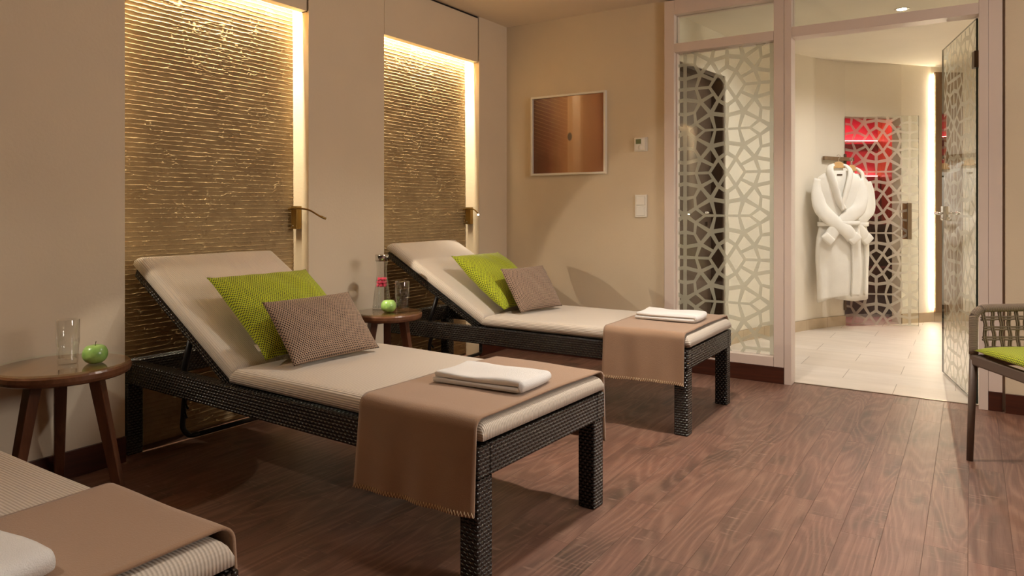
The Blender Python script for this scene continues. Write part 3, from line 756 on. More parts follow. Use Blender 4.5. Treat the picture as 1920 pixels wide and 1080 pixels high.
def make_lounger():
    t = empty('sun_lounger', (0, 0, 0))
    h = LW / 2
    for s in (-1, 1):
        y0, y1 = (-h, -h + .055) if s < 0 else (h - .055, h)
        MB().box(-LL, 0, y0, y1, .310, .402).build('side_rail', M['wicker'], t, bevel=.006, seg=3)
    MB().box(-.055, -.0005, -h + .0545, h - .0545, .3105, .4015).build('end_rail', M['wicker'], t, bevel=.003)
    MB().box(-LL + .0005, -LL + .055, -h + .0545, h - .0545, .3105, .4015).build('end_rail', M['wicker'], t, bevel=.003)
    for x in (-.070, -LL + .004):
        for s in (-1, 1):
            y0, y1 = (-h + .003, -h + .069) if s < 0 else (h - .069, h - .003)
            MB().box(x, x + .066, y0, y1, 0, .312).build('leg', M['wicker'], t, bevel=.006, seg=3)
    MB().box(-1.20, -.05, -h + .05, h - .05, .372, .398).build('seat_deck', M['wicker'], t)
    # back rest, hinged and raised about 29.5 degrees
    ang = math.radians(29.5)
    br = bpy.data.objects.new('backrest', None)
    m = MB().box(-.785, .0, -h + .036, -h + .077, -.036, .0).box(-.785, .0, h - .077, h - .036, -.036, .0).box(-.785, -.75, -h + .077, h - .077, -.036, 0).box(-.75, 0, -h + .078, h - .078, -.018, -.004)
    fr = m.build('backrest', M['wicker'], t, bevel=.004); fr.location = (-1.205, 0, .410); fr.rotation_euler = (0, ang, 0)
    bc = cushion('back_cushion', -.80, .012, -h + .026, h - .026, .001, .062, t, seed=3); bc.location = (-1.205, 0, .410); bc.rotation_euler = (0, ang, 0)
    cushion('seat_cushion', -1.175, .004, -h + .014, h - .014, .4025, .462, t, seed=1)
    # prop: struts from backrest to the U-shaped bar below
    yy = h - .085
    for s in (-1, 1):
        MB().tube([(-1.54, s * yy, .56), (-1.60, s * yy, .40), (-1.605, s * yy, .30)], .013, 10).build('strut', M['blackmetal'], t, smooth=True)
        m = MB().tube(catmull([(-1.575, s * yy, .325), (-1.60, s * yy, .27), (-1.61, s * yy, .20), (-1.612, s * yy, .15), (-1.60, s * (yy - .02), .118), (-1.60, s * (yy - .06), .112)], 5), .011, 8)
        m.tube([(-1.59, s * yy, .25), (-1.575, s * yy, .235)], .005, 6).tube([(-1.6, s * yy, .215), (-1.583, s * yy, .195)], .005, 6)
        m.build('ratchet_arm', M['blackmetal'], t, smooth=True)
    MB().tube([(-1.60, -yy + .055, .112), (-1.60, yy - .055, .112)], .011, 8).build('cross_bar', M['blackmetal'], t, smooth=True)
    return t
LOUNGERS = []
specs = [((-1.116, 1.950, 0), -2.3, .735 / .72, 'dark woven lounger in the middle, its backrest against the wide stone niche'),
         ((-1.100, 3.555, 0), 0, .70 / .72, 'dark woven lounger furthest back, under the shining reading lamp'),
         ((-1.112, .455, 0), 0, 1., 'dark woven lounger nearest the viewer, cut off by the lower left corner')]
L0 = make_lounger()
for i, (loc, rz, sy, lab) in enumerate(specs):
    o = L0 if i == 0 else copy_tree(L0)
    o.location = loc; o.rotation_euler = (0, 0, math.radians(rz)); o.scale = (1, sy, 1)
    tag(o, lab, 'sun lounger', 'sun loungers in a row along the niche wall'); LOUNGERS.append(o)
def LM(i):
    loc, rz, sy, _ = specs[i]; return Matrix.Translation(loc) @ Matrix.Rotation(math.radians(rz), 4, 'Z') @ Matrix.Diagonal((1, sy, 1, 1))

# ------------------------------------------------------------------ blankets (built where they lie)
def blanket(i, x0, x1, zn, zf, lab, seed, skew=0.):
    rnd = random.Random(seed); h = LW / 2 - .010; T = .474
    sy = specs[i][2]
    # profile along y: (y, z) arc-length path near hem -> top -> far hem
    rr = .03; prof = []
    n = 16
    for k in range(n): prof.append((-h - .010 - .012 * (1 - k / n), zn + (T - rr - zn) * k / n))
    for k in range(7): a = PI * (1 - k / 12) ; prof.append((-h + rr * 1.0 - .010 + rr * math.cos(PI - k / 6 * PI / 2), T - rr + rr * math.sin(k / 6 * PI / 2)))
    for k in range(1, 24): prof.append((-h + rr - .01 + (2 * h - 2 * rr + .02) * k / 24, T + .002 * math.sin(k / 24 * PI)))
    for k in range(7): prof.append((h - rr + .010 + rr * math.sin(k / 6 * PI / 2), T - rr + rr * math.cos(k / 6 * PI / 2)))
    for k in range(1, n + 1): prof.append((h + .010 + .012 * k / n, T - rr - (T - rr - zf) * k / n))
    nx = 34; vs = []; NP = len(prof)
    for a in range(nx + 1):
        u = a / nx
        for b, (y, z) in enumerate(prof):
            hang = max(0, (T - .03 - z) / (T - .03 - zn)); s = -1 if y < 0 else 1
            xx = x0 + (x1 - x0) * u + skew * (1 - u) * (b / NP)
            yy = y + s * hang * (.006 * math.sin(u * 9 + seed) + .004 * math.sin(u * 21 + seed * 2)) + s * hang * .004
            zz = z + .0012 * math.sin(u * 7 + b * .35 + seed) - hang * (.006 * math.sin(u * 4 + seed))
            # the edges curl down over the mattress border
            vs.append((xx, yy, zz))
    fs = [(a * NP + b, (a + 1) * NP + b, (a + 1) * NP + b + 1, a * NP + b + 1) for a in range(nx) for b in range(NP - 1)]
    me = raw('blanket', vs, fs)
    o = link('blanket', me, M['blanket'], smooth=True)
    o.matrix_world = LM(i)
    sol = o.modifiers.new('thickness', 'SOLIDIFY'); sol.thickness = .006; sol.offset = 1
    tag(o, lab, 'blanket', 'taupe fleece blankets across the lounger feet')
    # zigzag hem stitching on both hems
    for end in (0, NP - 1):
        m = MB(); sg = -1 if end == 0 else 1; st = 1 if end == 0 else -1
        nz = 44; pts = []
        for k in range(nz * 2 + 1):
            u = k / (nz * 2); a = min(nx - 1, int(u * nx)); f = u * nx - a
            p = Vector(vs[a * NP + end]).lerp(Vector(vs[(a + 1) * NP + end]), f); q = Vector(vs[a * NP + end + st]).lerp(Vector(vs[(a + 1) * NP + end + st]), f)
            w_ = p + (q - p).normalized() * (.014 if k % 2 else .001); pts.append((w_.x, w_.y + sg * .0070, w_.z))
        m.tube(pts, .0016, 4, cap=False); m.build('hem_stitching', M['stitch'], o)
    return o
blanket(0, -.462, -.006, .205, .215, 'taupe fleece blanket across the foot of the middle lounger, hanging to the front', 1)
blanket(1, -.430, -.018, .232, .225, 'taupe fleece blanket across the foot of the furthest lounger', 2)
blanket(2, -.405, -.020, .205, .215, 'taupe fleece blanket across the nearest lounger, at the lower left corner', 3)

# ------------------------------------------------------------------ towels
def towel(loc, rz, lab, lx=.33, ly=.20, seed=0):
    # sideways-U section in x-z with a fold at +x, extruded along y with rounded ends
    t1 = .017; gap = .0035; tot = 2 * t1 + gap; hx_ = lx / 2; pts = []
    R = tot / 2
    def arc(cx, cz, r, a0, a1, n): return [(cx + r * math.cos(a0 + (a1 - a0) * k / n), cz + r * math.sin(a0 + (a1 - a0) * k / n)) for k in range(n + 1)]
    pts += arc(-hx_ + t1 / 2, t1 / 2, t1 / 2, PI / 2, 3 * PI / 2, 6)            # lower open end
    pts += [(-hx_ + lx * k / 8, 0) for k in range(1, 7)]
    pts += arc(hx_ - R, R, R, -PI / 2, PI / 2, 10)                               # outside of fold
    pts += [(hx_ - R - (lx - R) * k / 8, tot + .003 * math.sin(k)) for k in range(1, 7)]
    pts += arc(-hx_ + .008 + t1 / 2, tot - t1 / 2, t1 / 2, PI / 2, 3 * PI / 2, 6)
    pts += [(-hx_ + (lx - R) * k / 8, t1 + gap) for k in range(1, 7)]
    pts += arc(hx_ - R, R, gap / 2 + .0004, PI / 2, -PI / 2, 3)
    pts += [(hx_ - R - (lx - R) * k / 8, t1) for k in range(1, 7)]
    n = len(pts); ys = [-ly / 2 + ly * k / 16 for k in range(17)]; vs = []
    for j, y in enumerate(ys):
        e_ = min(j, 16 - j); sh = {0: .007, 1: .002}.get(e_, 0)
        for (x, z) in pts:
            nx_ = x * (1 - sh * 2); zz = (z - tot / 2) * (1 - sh * 18) + tot / 2 if e_ == 0 else z
            zz += .0022 * math.sin(x * 17 + y * 23 + seed) * (z / tot)
            vs.append((nx_ + .004 * math.sin(y * 20 + seed), y, zz))
    fs = [(j * n + k, j * n + (k + 1) % n, (j + 1) * n + (k + 1) % n, (j + 1) * n + k) for j in range(16) for k in range(n)]
    fs += [tuple(range(n))[::-1], tuple(16 * n + k for k in range(n))]
    me = raw('towel', vs, fs); o = link('folded_towel', me, M['terry'], smooth=True, loc=loc, rot=(0, 0, rz))
    return tag(o, lab, 'towel', 'folded white towels on the blankets')
towel((-1.326, 1.935, .4848), math.radians(4), 'folded white terry towel on the middle lounger, on its taupe blanket', .34, .195, 1)
towel((-1.318, 3.575, .4848), math.radians(2), 'folded white terry towel on the furthest lounger, in front of the glass partition', .33, .205, 2)
towel((-1.345, .435, .4848), math.radians(3), 'white towel on the nearest lounger, cut off at the lower left corner', .33, .2, 3)

# ------------------------------------------------------------------ cushions
def pillow(name, BL, BR, TL, mat, lab, thick, group, seed=0, cat='cushion', ear=.08, tag_=False):
    BL, BR, TL = Vector(BL), Vector(BR), Vector(TL); ex = (BR - BL); W_ = ex.length; ex.normalize()
    ey = TL - BL; ey = ey - ex * ey.dot(ex); H_ = ey.length; ey.normalize(); ez = ex.cross(ey)
    N = 36; vs = []; uvs = {}
    rnd = random.Random(seed)
    for s in (1, -1):
        for j in range(N + 1):
            for i in range(N + 1):
                u, v = i / N * 2 - 1, j / N * 2 - 1
                # concave sides between the pointed corners
                x = u * W_ / 2 * (1 - ear * (1 - v * v) * abs(u) ** 3); y = v * H_ / 2 * (1 - ear * 1.2 * (1 - u * u) * abs(v) ** 3)
                p = (max(0, 1 - abs(u) ** 2.6) * max(0, 1 - abs(v) ** 2.6)) ** .62
                z = s * thick / 2 * p
                wr = .003 * math.sin(u * 11 + v * 5 + seed) * (1 - abs(u)) + .004 * math.sin(v * 13 + seed * 3) * abs(u) ** 2 * (1 - abs(v))
                vs.append(Vector((x, y, z + s * wr * p)))
    K = (N + 1) ** 2; fs = []; fuv = []
    for s in (0, 1):
        for j in range(N):
            for i in range(N):
                q = [s * K + j * N + j + i, s * K + j * N + j + i + 1, s * K + (j + 1) * (N + 1) + i + 1, s * K + (j + 1) * (N + 1) + i]
                if s: q = q[::-1]
                fs.append(q); fuv.append([(vs[k].x, vs[k].y) for k in q])
    m = MB().add(vs, fs, fuv)
    o = m.build(name, M[mat], None, smooth=True)
    # pucker seam weld
    bm = bmesh.new(); bm.from_mesh(o.data); bmesh.ops.remove_doubles(bm, verts=bm.verts, dist=.0004); bm.to_mesh(o.data); bm.free()
    c = BL + ex * W_ / 2 + ey * H_ / 2
    mw = Matrix((ex, ey, ez)).transposed().to_4x4(); mw.translation = c; o.matrix_world = mw
    tag(o, lab, cat, group)
    if tag_:
        MB().box(-W_ / 2 - .002, -W_ / 2 + .012, -H_ / 2 + .05, -H_ / 2 + .085, -.001, .001).build('care_label', M['white'], o)
    return o
pillow('lime_cushion', (-2.215, 1.735, .488), (-2.20, 2.235, .488), (-2.60, 1.755, .778), 'green', 'lime green knitted cushion against the backrest of the middle lounger', .15, 'lime knitted cushions', 1, tag_=True)
pillow('taupe_cushion', (-2.075, 1.748, .480), (-2.062, 2.181, .480), (-2.262, 1.754, .70), 'taupe', 'taupe knitted cushion leaning on the lime one on the middle lounger', .10, 'taupe knitted cushions', 2, ear=.035)
pillow('lime_cushion', (-2.20, 3.325, .490), (-2.185, 3.80, .490), (-2.585, 3.335, .780), 'green', 'lime green knitted cushion on the furthest lounger, lit by the lamp', .15, 'lime knitted cushions', 3)
pillow('taupe_cushion', (-2.105, 3.35, .480), (-2.045, 3.72, .480), (-2.26, 3.362, .715), 'taupe', 'taupe knitted cushion leaning on the lime one on the furthest lounger', .10, 'taupe knitted cushions', 4, ear=.035)

# ------------------------------------------------------------------ side tables and what stands on them
def side_table(c, r, rz, lab):
    t = empty('side_table', (c[0], c[1], 0), rz, label=lab, cat='side table', group='round walnut side tables')
    m = MB().lathe([(.0001, .455), (r - .012, .455), (r - .004, .460), (r, .470), (r, .485), (r - .004, .492), (.0001, .492)], 64)
    m.build('tabletop', M['tabletop'], t, smooth=False)
    g = MB().lathe([(.0001, .4925), (r - .003, .4925), (r - .0015, .4945), (r - .0015, .498), (r - .003, .4995), (.0001, .4995)], 64)
    g.build('glass_top', M['tglass'], t)
    for k in range(3):
        a = 2 * PI * k / 3
        dx, dy = math.cos(a), math.sin(a)
        r0, r1 = r * .50, r * .90; w0, w1 = .021, .016
        vs = []
        for (rr, z, w_) in ((r1, 0, w1), (r0, .456, w0)):
            for sx, sy in ((-1, -1), (1, -1), (1, 1), (-1, 1)):
                lx_, ly_ = sx * w_, sy * w_
                vs.append((dx * (rr + lx_) - dy * ly_, dy * (rr + lx_) + dx * ly_, z))
        MB().add(vs, [(3, 2, 1, 0), (4, 5, 6, 7), (0, 1, 5, 4), (1, 2, 6, 5), (2, 3, 7, 6), (3, 0, 4, 7)]).build('leg', M['table'], t, bevel=.003)
        M_ = Matrix.Rotation(a, 4, 'Z')
        MB().box(0, r0 + .01, -.017, .017, .434, .456, M_).build('brace', M['table'], t)
    return t
side_table((-2.752, 1.281), .216, math.radians(40), 'round walnut side table with a glass top, at the left edge carrying one glass')
side_table((-2.690, 2.912), .186, math.radians(15), 'round walnut side table between the two far loungers, carrying the carafe')
def tumbler(loc, lab, n=10):
    H_ = .160; seg = 60
    def fac(a, z):
        k = abs(math.cos(a * n / 2)); return 1 - .045 * (1 - k) * (1 if .012 < z < .15 else .25)
    prof = [(.0001, .0), (.030, 0), (.033, .004), (.034, .02), (.035, .060), (.038, .075), (.0385, .158), (.0375, .160), (.0355, .158), (.035, .08), (.031, .062), (.029, .02), (.0001, .016)]
    o = MB().lathe(prof, seg, fac=lambda a, z: fac(a, z)).build('drinking_glass', M['glass'], smooth=True, loc=loc)
    return tag(o, lab, 'glass', 'fluted drinking glasses')
tumbler((-2.722, 1.280, .5), 'empty fluted drinking glass beside the apple on the front side table')
tumbler((-2.622, 2.952, .5), 'empty fluted drinking glass beside the carafe on the rear side table')
def apple(loc, rz, lab, R=.0415):
    prof = []
    for k in range(25):
        a = PI * k / 24; rr = R * (math.sin(a) ** .9) * (1.0 + .06 * math.cos(a)); z = R * .90 * (1 - math.cos(a))
        if k > 17: z -= R * .30 * ((k - 17) / 7) ** 1.6
        if k < 4: z += R * .10 * ((4 - k) / 4) ** 1.5
        prof.append((max(rr, .0003), z))
    zmin = min(p[1] for p in prof)
    prof = [(r_, z - zmin) for r_, z in prof]
    o = MB().lathe(prof, 32, fac=lambda a, z: 1 + .025 * math.cos(5 * a) * (1 if z < .03 else .4)).build('green_apple', M['apple'], smooth=True, loc=loc, rot=(0, 0, rz))
    z0 = prof[-1][1]
    MB().tube([(0, 0, z0 - .002), (.001, 0, z0 + .009), (.003, .001, z0 + .018)], [.0012, .001, .0014], 6).build('stem', M['stem'], o)
    return tag(o, lab, 'apple', 'green apples on the side tables')
apple((-2.652, 1.340, .4998), .3, 'green apple on the front side table beside the glass')
apple((-2.648, 2.872, .4998), 1.3, 'green apple in front of the carafe on the rear side table')
# carafe with water; raspberries float in it
cz = (-2.748, 2.925, .5)
ca = empty('carafe', cz, label='glass water carafe with a metal collar and raspberries on the rear side table', cat='carafe')
outp = [(.0001, 0), (.050, 0), (.053, .004), (.053, .012), (.050, .03), (.045, .07), (.039, .12), (.033, .165), (.0285, .20), (.0275, .215), (.029, .24), (.033, .27), (.0355, .298)]
inp = [(r_ - .0025 if r_ > .01 else r_, max(z, .012)) for r_, z in outp][1:]
MB().lathe(outp + inp[::-1] + [(.0001, .012)], 48).build('glass_body', M['carafe'], ca, smooth=True)
wp = [(.0001, .0125), (.0495, .0125)] + [(r_ - .0027, z) for r_, z in outp if .02 < z < .18] + [(.0300, .178), (.0001, .178)]
MB().lathe(wp, 40).build('water', M['water'], ca, smooth=True)
MB().lathe([(.0335, .268), (.0345, .268), (.0375, .299), (.0385, .302), (.0365, .302), (.0355, .298), (.0335, .268)], 40).build('metal_collar', M['chrome'], ca, smooth=True)
def berry():
    vs = []; fs = []; m = MB()
    core = .0068
    rnd = random.Random(3)
    for a in range(46):
        ph = math.acos(1 - 2 * (a + .5) / 46); th_ = PI * (1 + 5 ** .5) * a
        p = Vector((core * math.sin(ph) * math.cos(th_), core * math.sin(ph) * math.sin(th_), core * 1.15 * math.cos(ph)))
        r_ = .0022; n1, n2 = 6, 4; base = []
        vv = [p + Vector((r_ * math.sin(PI * i / n2) * math.cos(2 * PI * j / n1), r_ * math.sin(PI * i / n2) * math.sin(2 * PI * j / n1), r_ * math.cos(PI * i / n2))) for i in range(n2 + 1) for j in range(n1)]
        m.add(vv, [(i * n1 + j, i * n1 + (j + 1) % n1, (i + 1) * n1 + (j + 1) % n1, (i + 1) * n1 + j) for i in range(n2) for j in range(n1)])
    return m.build('raspberry', M['raspberry'], smooth=True)
b0 = None
pos = []
for lay, (z, n, rr) in enumerate([(.134, 6, .022), (.134, 1, 0), (.151, 6, .0205), (.151, 1, 0), (.168, 5, .0185), (.168, 1, .0)]):
    for k in range(n): a = 2 * PI * k / n + lay * .5; pos.append((rr * math.cos(a), rr * math.sin(a), z))
for k, p in enumerate(pos):
    if b0 is None: b0 = berry(); o = b0
    else: o = b0.copy(); C.objects.link(o)
    o.location = (cz[0] + p[0], cz[1] + p[1], cz[2] + p[2]); o.rotation_euler = (k, k * 1.7, k * .6)
    tag(o, 'red raspberry floating in the carafe on the rear side table', 'raspberry', 'raspberries in the carafe')

# ------------------------------------------------------------------ armchair at the right edge
d1 = Vector((.505, -.863, 0)); d2 = Vector((.82, .572, 0)).normalized()   # along the front rail / along the arm
d2 = Vector((.863, .505, 0))
CH = empty('armchair', (.006, 3.545, 0), math.atan2(d1.y, d1.x), label='armchair with woven rope sides and lime seat pad, cut off by the right edge', cat='armchair')
# local: x along the front rail (0..CW), y along the arm towards the back
CW, CD = .56, .54
zs, za, zb_ = .438, .640, .72
def leg(x, y, dx, dy):
    MB().tube([(x, y, zs - .012), (x + dx, y + dy, .0)], [.0155, .0125], 14).build('leg', M['chairmetal'], CH, smooth=True)
leg(0, 0, -.012, -.008); leg(CW, 0, .012, -.008); leg(.02, CD - .03, -.02, .03); leg(CW - .02, CD - .03, .02, .03)
m = MB()
def rail(p, q): 
    p, q = Vector(p), Vector(q); t = (q - p).normalized(); s = t.cross(Vector((0, 0, 1))) * .012
    vs = [p - s, p + s, q + s, q - s]; vs = [v + Vector((0, 0, z)) for z in (-.022, .022) for v in vs]
    m.add(vs, [(0, 3, 2, 1), (4, 5, 6, 7), (0, 1, 5, 4), (1, 2, 6, 5), (2, 3, 7, 6), (3, 0, 4, 7)])
rail((-.012, 0, zs - .012), (CW + .012, 0, zs - .012)); rail((0, .012, zs - .012), (0, CD - .03, zs - .012)); rail((CW, .012, zs - .012), (CW, CD - .03, zs - .012)); rail((0, CD - .03, zs - .012), (CW, CD - .03, zs - .012))
m.build('seat_frame', M['chairmetal'], CH, bevel=.006)
R_ = .05
path = [(0, 0, zs + .01), (0, 0, za - R_)] + [(0, R_ * (1 - math.cos(a)), za - R_ + R_ * math.sin(a)) for a in (PI / 8, PI / 4, 3 * PI / 8, PI / 2)]
path += [(0, .2, za + .005), (.0, CD - .16, za + .015), (.03, CD - .06, za + .03), (.11, CD, za + .05), (CW / 2, CD + .02, za + .07)]
half = path[:]; path = half + [(CW - p[0], p[1], p[2]) for p in half[-2::-1]]
sm = catmull(path, 5)
MB().tube(sm, .0165, 14).build('arm_rail', M['wrap'], CH, smooth=True)
# woven ropes: verticals from rail to seat frame, horizontals at four heights
rp = [p for p in sm if p.z > za - .004]
Ls = [0]
for a, b in zip(rp, rp[1:]): Ls.append(Ls[-1] + (b - a).length)
def at(L):
    for k in range(len(Ls) - 1):
        if Ls[k + 1] >= L: f = (L - Ls[k]) / max(1e-6, Ls[k + 1] - Ls[k]); return rp[k].lerp(rp[k + 1], f)
    return rp[-1]
m = MB(); L = .012; idx = 0
while L < Ls[-1] - .01:
    p = at(L)
    for o_ in (-.0045, .0045):
        q = at(min(Ls[-1], L + o_)); f = .96
        cx_, cy_ = CW / 2, CD / 2 - .02
        bx, by = cx_ + (q.x - cx_) * f, cy_ + (q.y - cy_) * f
        bx = min(max(bx, 0.0), CW); by = min(by, CD - .03)
        pts = []
        for k in range(11):
            t = k / 10; wv = .0035 * math.sin(t * 4.5 * PI + (idx % 2) * PI)
            c_ = Vector((q.x + (bx - q.x) * t, q.y + (by - q.y) * t, q.z + (zs - .005 - q.z) * t))
            n_ = Vector((c_.x - cx_, c_.y - cy_, 0)).normalized(); pts.append(c_ + n_ * wv)
        m.tube(pts, .0042, 6, cap=False)
    L += .0335; idx += 1
m.build('vertical_ropes', M['rope'], CH, smooth=True)
m = MB()
for r_ in range(4):
    t = .20 + r_ * .20
    for o_ in (-.005, .005):
        pts = []
        L = 0; k = 0
        while L <= Ls[-1]:
            q = at(L); cx_, cy_ = CW / 2, CD / 2 - .02
            bx, by = cx_ + (q.x - cx_) * .96, cy_ + (q.y - cy_) * .96
            c_ = Vector((q.x + (bx - q.x) * t, q.y + (by - q.y) * t, q.z + (zs - .005 - q.z) * t + o_))
            n_ = Vector((c_.x - cx_, c_.y - cy_, 0)).normalized(); pts.append(c_ + n_ * .0045 * math.sin(k * PI / 2 + r_ * PI + PI / 4)); L += .0335 / 2; k += 1
        m.tube(pts, .0042, 6, cap=False)
m.build('horizontal_ropes', M['rope'], CH, smooth=True)
# seat pad
pts = []
N = 30; vs = []
for s in (1, -1):
    for j in range(N + 1):
        for i in range(N + 1):
            u, v = i / N * 2 - 1, j / N * 2 - 1
            uu = u * math.sqrt(1 - v * v / 2 * .22); vv_ = v * math.sqrt(1 - u * u / 2 * .22)
            p = (max(0, 1 - abs(u) ** 4) * max(0, 1 - abs(v) ** 4)) ** .45
            vs.append((CW / 2 + uu * (CW / 2 - .008), (.235 + vv_ * .262), .468 + (s * .030 if s > 0 else -.018) * p + .006 * (1 - u * u)))
K = (N + 1) ** 2; fs = []; fu = []
for s in (0, 1):
    for j in range(N):
        for i in range(N):
            q = [s * K + j * (N + 1) + i, s * K + j * (N + 1) + i + 1, s * K + (j + 1) * (N + 1) + i + 1, s * K + (j + 1) * (N + 1) + i]
            if s: q = q[::-1]
            fs.append(q); fu.append([(vs[k][0], vs[k][1]) for k in q])
o = MB().add(vs, fs, fu).build('seat_pad', M['green'], CH, smooth=True)
bm = bmesh.new(); bm.from_mesh(o.data); bmesh.ops.remove_doubles(bm, verts=bm.verts, dist=.0004); bm.to_mesh(o.data); bm.free()

# ------------------------------------------------------------------ bathrobes on the hook rail
p, r = on_wall(6, .35, 1.52)
HB = empty('hook_rail', (0, 0, 0), 0, label='short brown wooden hook rail on the curved wall holding both bathrobes', cat='hook rail')
A_ = Vector((-1.124, 6.835)); B_ = Vector((-.930, 7.185)); dd = B_ - A_
HB.location = (A_.x, A_.y, 0); HB.rotation_euler = (0, 0, math.atan2(dd.y, dd.x))
MB().box(0, dd.length, -.032, -.008, 1.497, 1.530).build('rail_board', M['panelwood'], HB, bevel=.002)
def cylrot(y): return y
# robes: plane faces the doorway
def robe(cx, cy, ztop, yaw, lab, hl, seed, width=.46):
    T = empty('bathrobe', (cx, cy, 0), yaw, label=lab, cat='bathrobe', group='white terry bathrobes on the hook rail')
    # body: closed loft of flattened rings; x across, y depth (front is -y), z up
    lv = [(ztop - .02, .085, .025), (ztop - .045, .135, .030), (ztop - .075, .175, .036), (ztop - .13, .195, .042), (ztop - .25, .185, .046), (ztop - .38, .170, .046), (ztop - .48, .165, .042), (ztop - .60, .185, .046), (ztop - .80, .192, .046), (ztop - 1.0, .185, .044), (ztop - 1.13, .175, .040)]
    lv = [(z, a * width / .46, b) for z, a, b in lv]
    S = 56; vs = []; fs = []
    Z = []
    for k in range(len(lv) - 1):
        for q in range(4): t = q / 4; Z.append(tuple(lv[k][i] * (1 - t) + lv[k + 1][i] * t for i in range(3)))
    Z.append(lv[-1])
    for k, (z, a, b) in enumerate(Z):
        low = max(0, (ztop - .48 - z) / .65)
        for s in range(S):
            th_ = 2 * PI * s / S; x = a * math.copysign(abs(math.cos(th_)) ** .8, math.cos(th_)); y = b * math.copysign(abs(math.sin(th_)) ** .8, math.sin(th_))
            f = 1 + (.14 * low + .05) * math.sin(5 * th_ + seed + z * 3) * (1 if y < 0 else .4)
            y = y * f + .004 * math.sin(x * 60 + seed) * low
            zz = z + (.03 * math.sin(x * 9 + seed) * low if k == len(Z) - 1 else 0) + (x * .12 * low * (1 if k > len(Z) - 3 else .2))
            vs.append((x + .004 * math.sin(z * 14 + seed), y, zz))
    for k in range(len(Z) - 1):
        for s in range(S): s2 = (s + 1) % S; fs.append((k * S + s, (k + 1) * S + s, (k + 1) * S + s2, k * S + s2))
    fs.append(tuple(range(S))); fs.append(tuple((len(Z) - 1) * S + s for s in range(S))[::-1])
    MB().add(vs, fs).build('body', M['robe'], T, smooth=True)
    # overlapping front panel edge
    m = MB().tube(catmull([(.02, -.040, ztop - .44), (.085, -.052, ztop - .62), (.095, -.056, ztop - .85), (.088, -.054, ztop - 1.10)], 6), [.016] * 19, 8, flat_=.35)
    m.build('front_edge', M['robe'], T, smooth=True)
    # sleeves crossed in front and tucked under the belt
    def sleeve(pts, rs, nm='sleeve'):
        pp = catmull(pts, 6); n = len(pp); rr = []
        for k in range(n):
            t = k / (n - 1) * (len(rs) - 1); i = min(int(t), len(rs) - 2); rr.append(rs[i] + (rs[i + 1] - rs[i]) * (t - i))
        m = MB(); k0 = 0; vs_ = []; seg = 18
        for k, (p_, r__) in enumerate(zip(pp, rr)):
            t = (pp[min(k + 1, n - 1)] - pp[max(k - 1, 0)]).normalized(); y_ = Vector((0, -1, 0)); sd = t.cross(y_).normalized()
            for s in range(seg):
                a = 2 * PI * s / seg; wob = 1 + .05 * math.sin(3 * a + k * .7 + seed)
                vs_.append(p_ + (sd * math.cos(a) * r__ + y_ * math.sin(a) * r__ * .38) * wob)
        f_ = [(k * seg + s, k * seg + (s + 1) % seg, (k + 1) * seg + (s + 1) % seg, (k + 1) * seg + s) for k in range(n - 1) for s in range(seg)]
        f_ += [tuple(range(seg))[::-1], tuple((n - 1) * seg + s for s in range(seg))]
        return m.add(vs_, f_).build(nm, M['robe'], T, smooth=True)
    w_ = width / .46
    s1 = sleeve([(-.165 * w_, -.005, ztop - .09), (-.185 * w_, -.02, ztop - .22), (-.155 * w_, -.045, ztop - .36), (-.06, -.068, ztop - .46), (.04, -.078, ztop - .54), (.09, -.072, ztop - .60)], [.042, .054, .062, .058, .056, .052])
    s2 = sleeve([(.165 * w_, -.005, ztop - .09), (.185 * w_, -.02, ztop - .22), (.155 * w_, -.040, ztop - .34), (.06, -.060, ztop - .42), (-.05, -.066, ztop - .52), (-.10, -.066, ztop - .60)], [.042, .054, .062, .058, .054, .052])
    for (x, sgn) in ((.105, 1), (-.115, -1)):
        Mx = Matrix.Translation((x, -.071, ztop - .605)) @ Matrix.Rotation(-sgn * .75, 4, 'Y')
        MB().box(-.052, .052, -.022, .022, -.035, .035, Mx).build('cuff', M['robe'], s1 if sgn > 0 else s2, bevel=.014, seg=3, smooth=True)
    # shawl collar
    for s in (-1, 1):
        pts = catmull([(s * .030, .018, ztop + .035), (s * .070, -.005, ztop + .015), (s * .085, -.040, ztop - .04), (s * .055, -.058, ztop - .16), (s * .018, -.064, ztop - .29), (-s * .004 + .02, -.066, ztop - .36)], 6)
        m = MB().tube(pts, [.024 + .010 * math.sin(PI * k / (len(pts) - 1)) for k in range(len(pts))], 12, flat_=.5); m.build('collar', M['robe'], T, smooth=True)
    MB().box(-.045, .045, .012, .028, ztop - .09, ztop + .03).build('neck_lining', M['robe'], T, bevel=.006, smooth=True)
    MB().box(-.026, .018, -.003, -.001, ztop - .062, ztop - .05).build('neck_label', M['hinge'], T, loc=(0, -.034, 0))
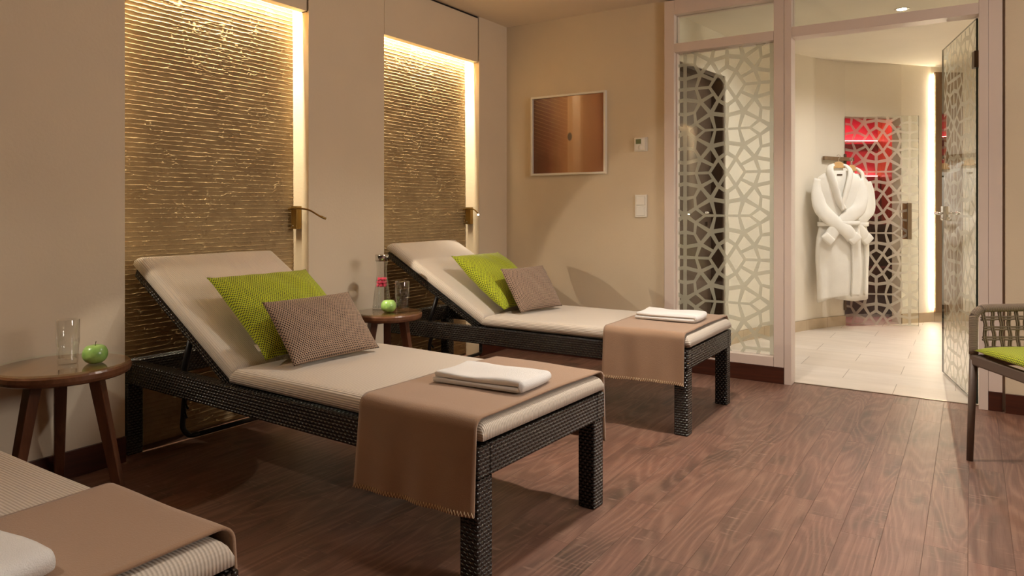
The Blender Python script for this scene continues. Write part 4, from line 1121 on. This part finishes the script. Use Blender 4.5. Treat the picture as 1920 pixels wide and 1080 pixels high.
    # belt
    pts = [(.172 * w_ * math.cos(a), -.058 * math.sin(a) * (1.45 if math.sin(a) > 0 else .9), ztop - .475 + .006 * math.cos(a)) for a in [2 * PI * k / 40 for k in range(41)]]
    bm_ = MB(); P = [Vector(p_) for p_ in pts]; vs_ = []
    for p_ in P:
        n_ = Vector((p_.x / (w_ * .172) ** 2, p_.y / .07 ** 2, 0)).normalized()
        vs_ += [p_ + Vector((0, 0, -.02)), p_ + n_ * .006 + Vector((0, 0, -.016)), p_ + n_ * .006 + Vector((0, 0, .016)), p_ + Vector((0, 0, .02))]
    bm_.add(vs_, [(k * 4 + j, (k + 1) * 4 + j, (k + 1) * 4 + (j + 1) % 4, k * 4 + (j + 1) % 4) for k in range(40) for j in range(4)]).build('belt', M['robe'], T, smooth=True)
    # hanger: own thing
    Hg = empty('clothes_hanger', (cx, cy, 0), yaw, label=hl, cat='hanger', group='pale wooden clothes hangers')
    pr = [(-.06, ztop + .005), (-.052, ztop + .03), (-.02, ztop + .058), (.02, ztop + .058), (.052, ztop + .03), (.06, ztop + .005)]
    bm2 = MB(); vs_ = [(x, y, z) for y in (-.012, .010) for x, z in pr]
    bm2.add(vs_, [(0, 1, 2, 3, 4, 5), (11, 10, 9, 8, 7, 6)] + [(i, (i + 6), (i + 1) % 6 + 6, (i + 1) % 6) for i in range(6)]).build('hanger_body', M['hanger'], Hg, bevel=.004)
    hk = [(0, 0, ztop + .056), (0, 0, ztop + .085)] + [(.014 * math.sin(a), 0, ztop + .103 - .016 * math.cos(a)) for a in [k * PI / 7 for k in range(0, 11)]]
    MB().tube(hk, .0022, 8).build('hanger_hook', M['chrome'], Hg, smooth=True)
    return T
YAW = CAM_A - .06
robe(-.968, 6.705, 1.410, YAW, 'white terry bathrobe with crossed sleeves hanging at the front left on the hook rail', 'pale wooden hanger of the front bathrobe', 1.3)
robe(-.905, 7.000, 1.395, YAW + .25, 'white terry bathrobe hanging behind the front one, nearer the sauna door', 'pale wooden hanger of the rear bathrobe', 4.1, .42)
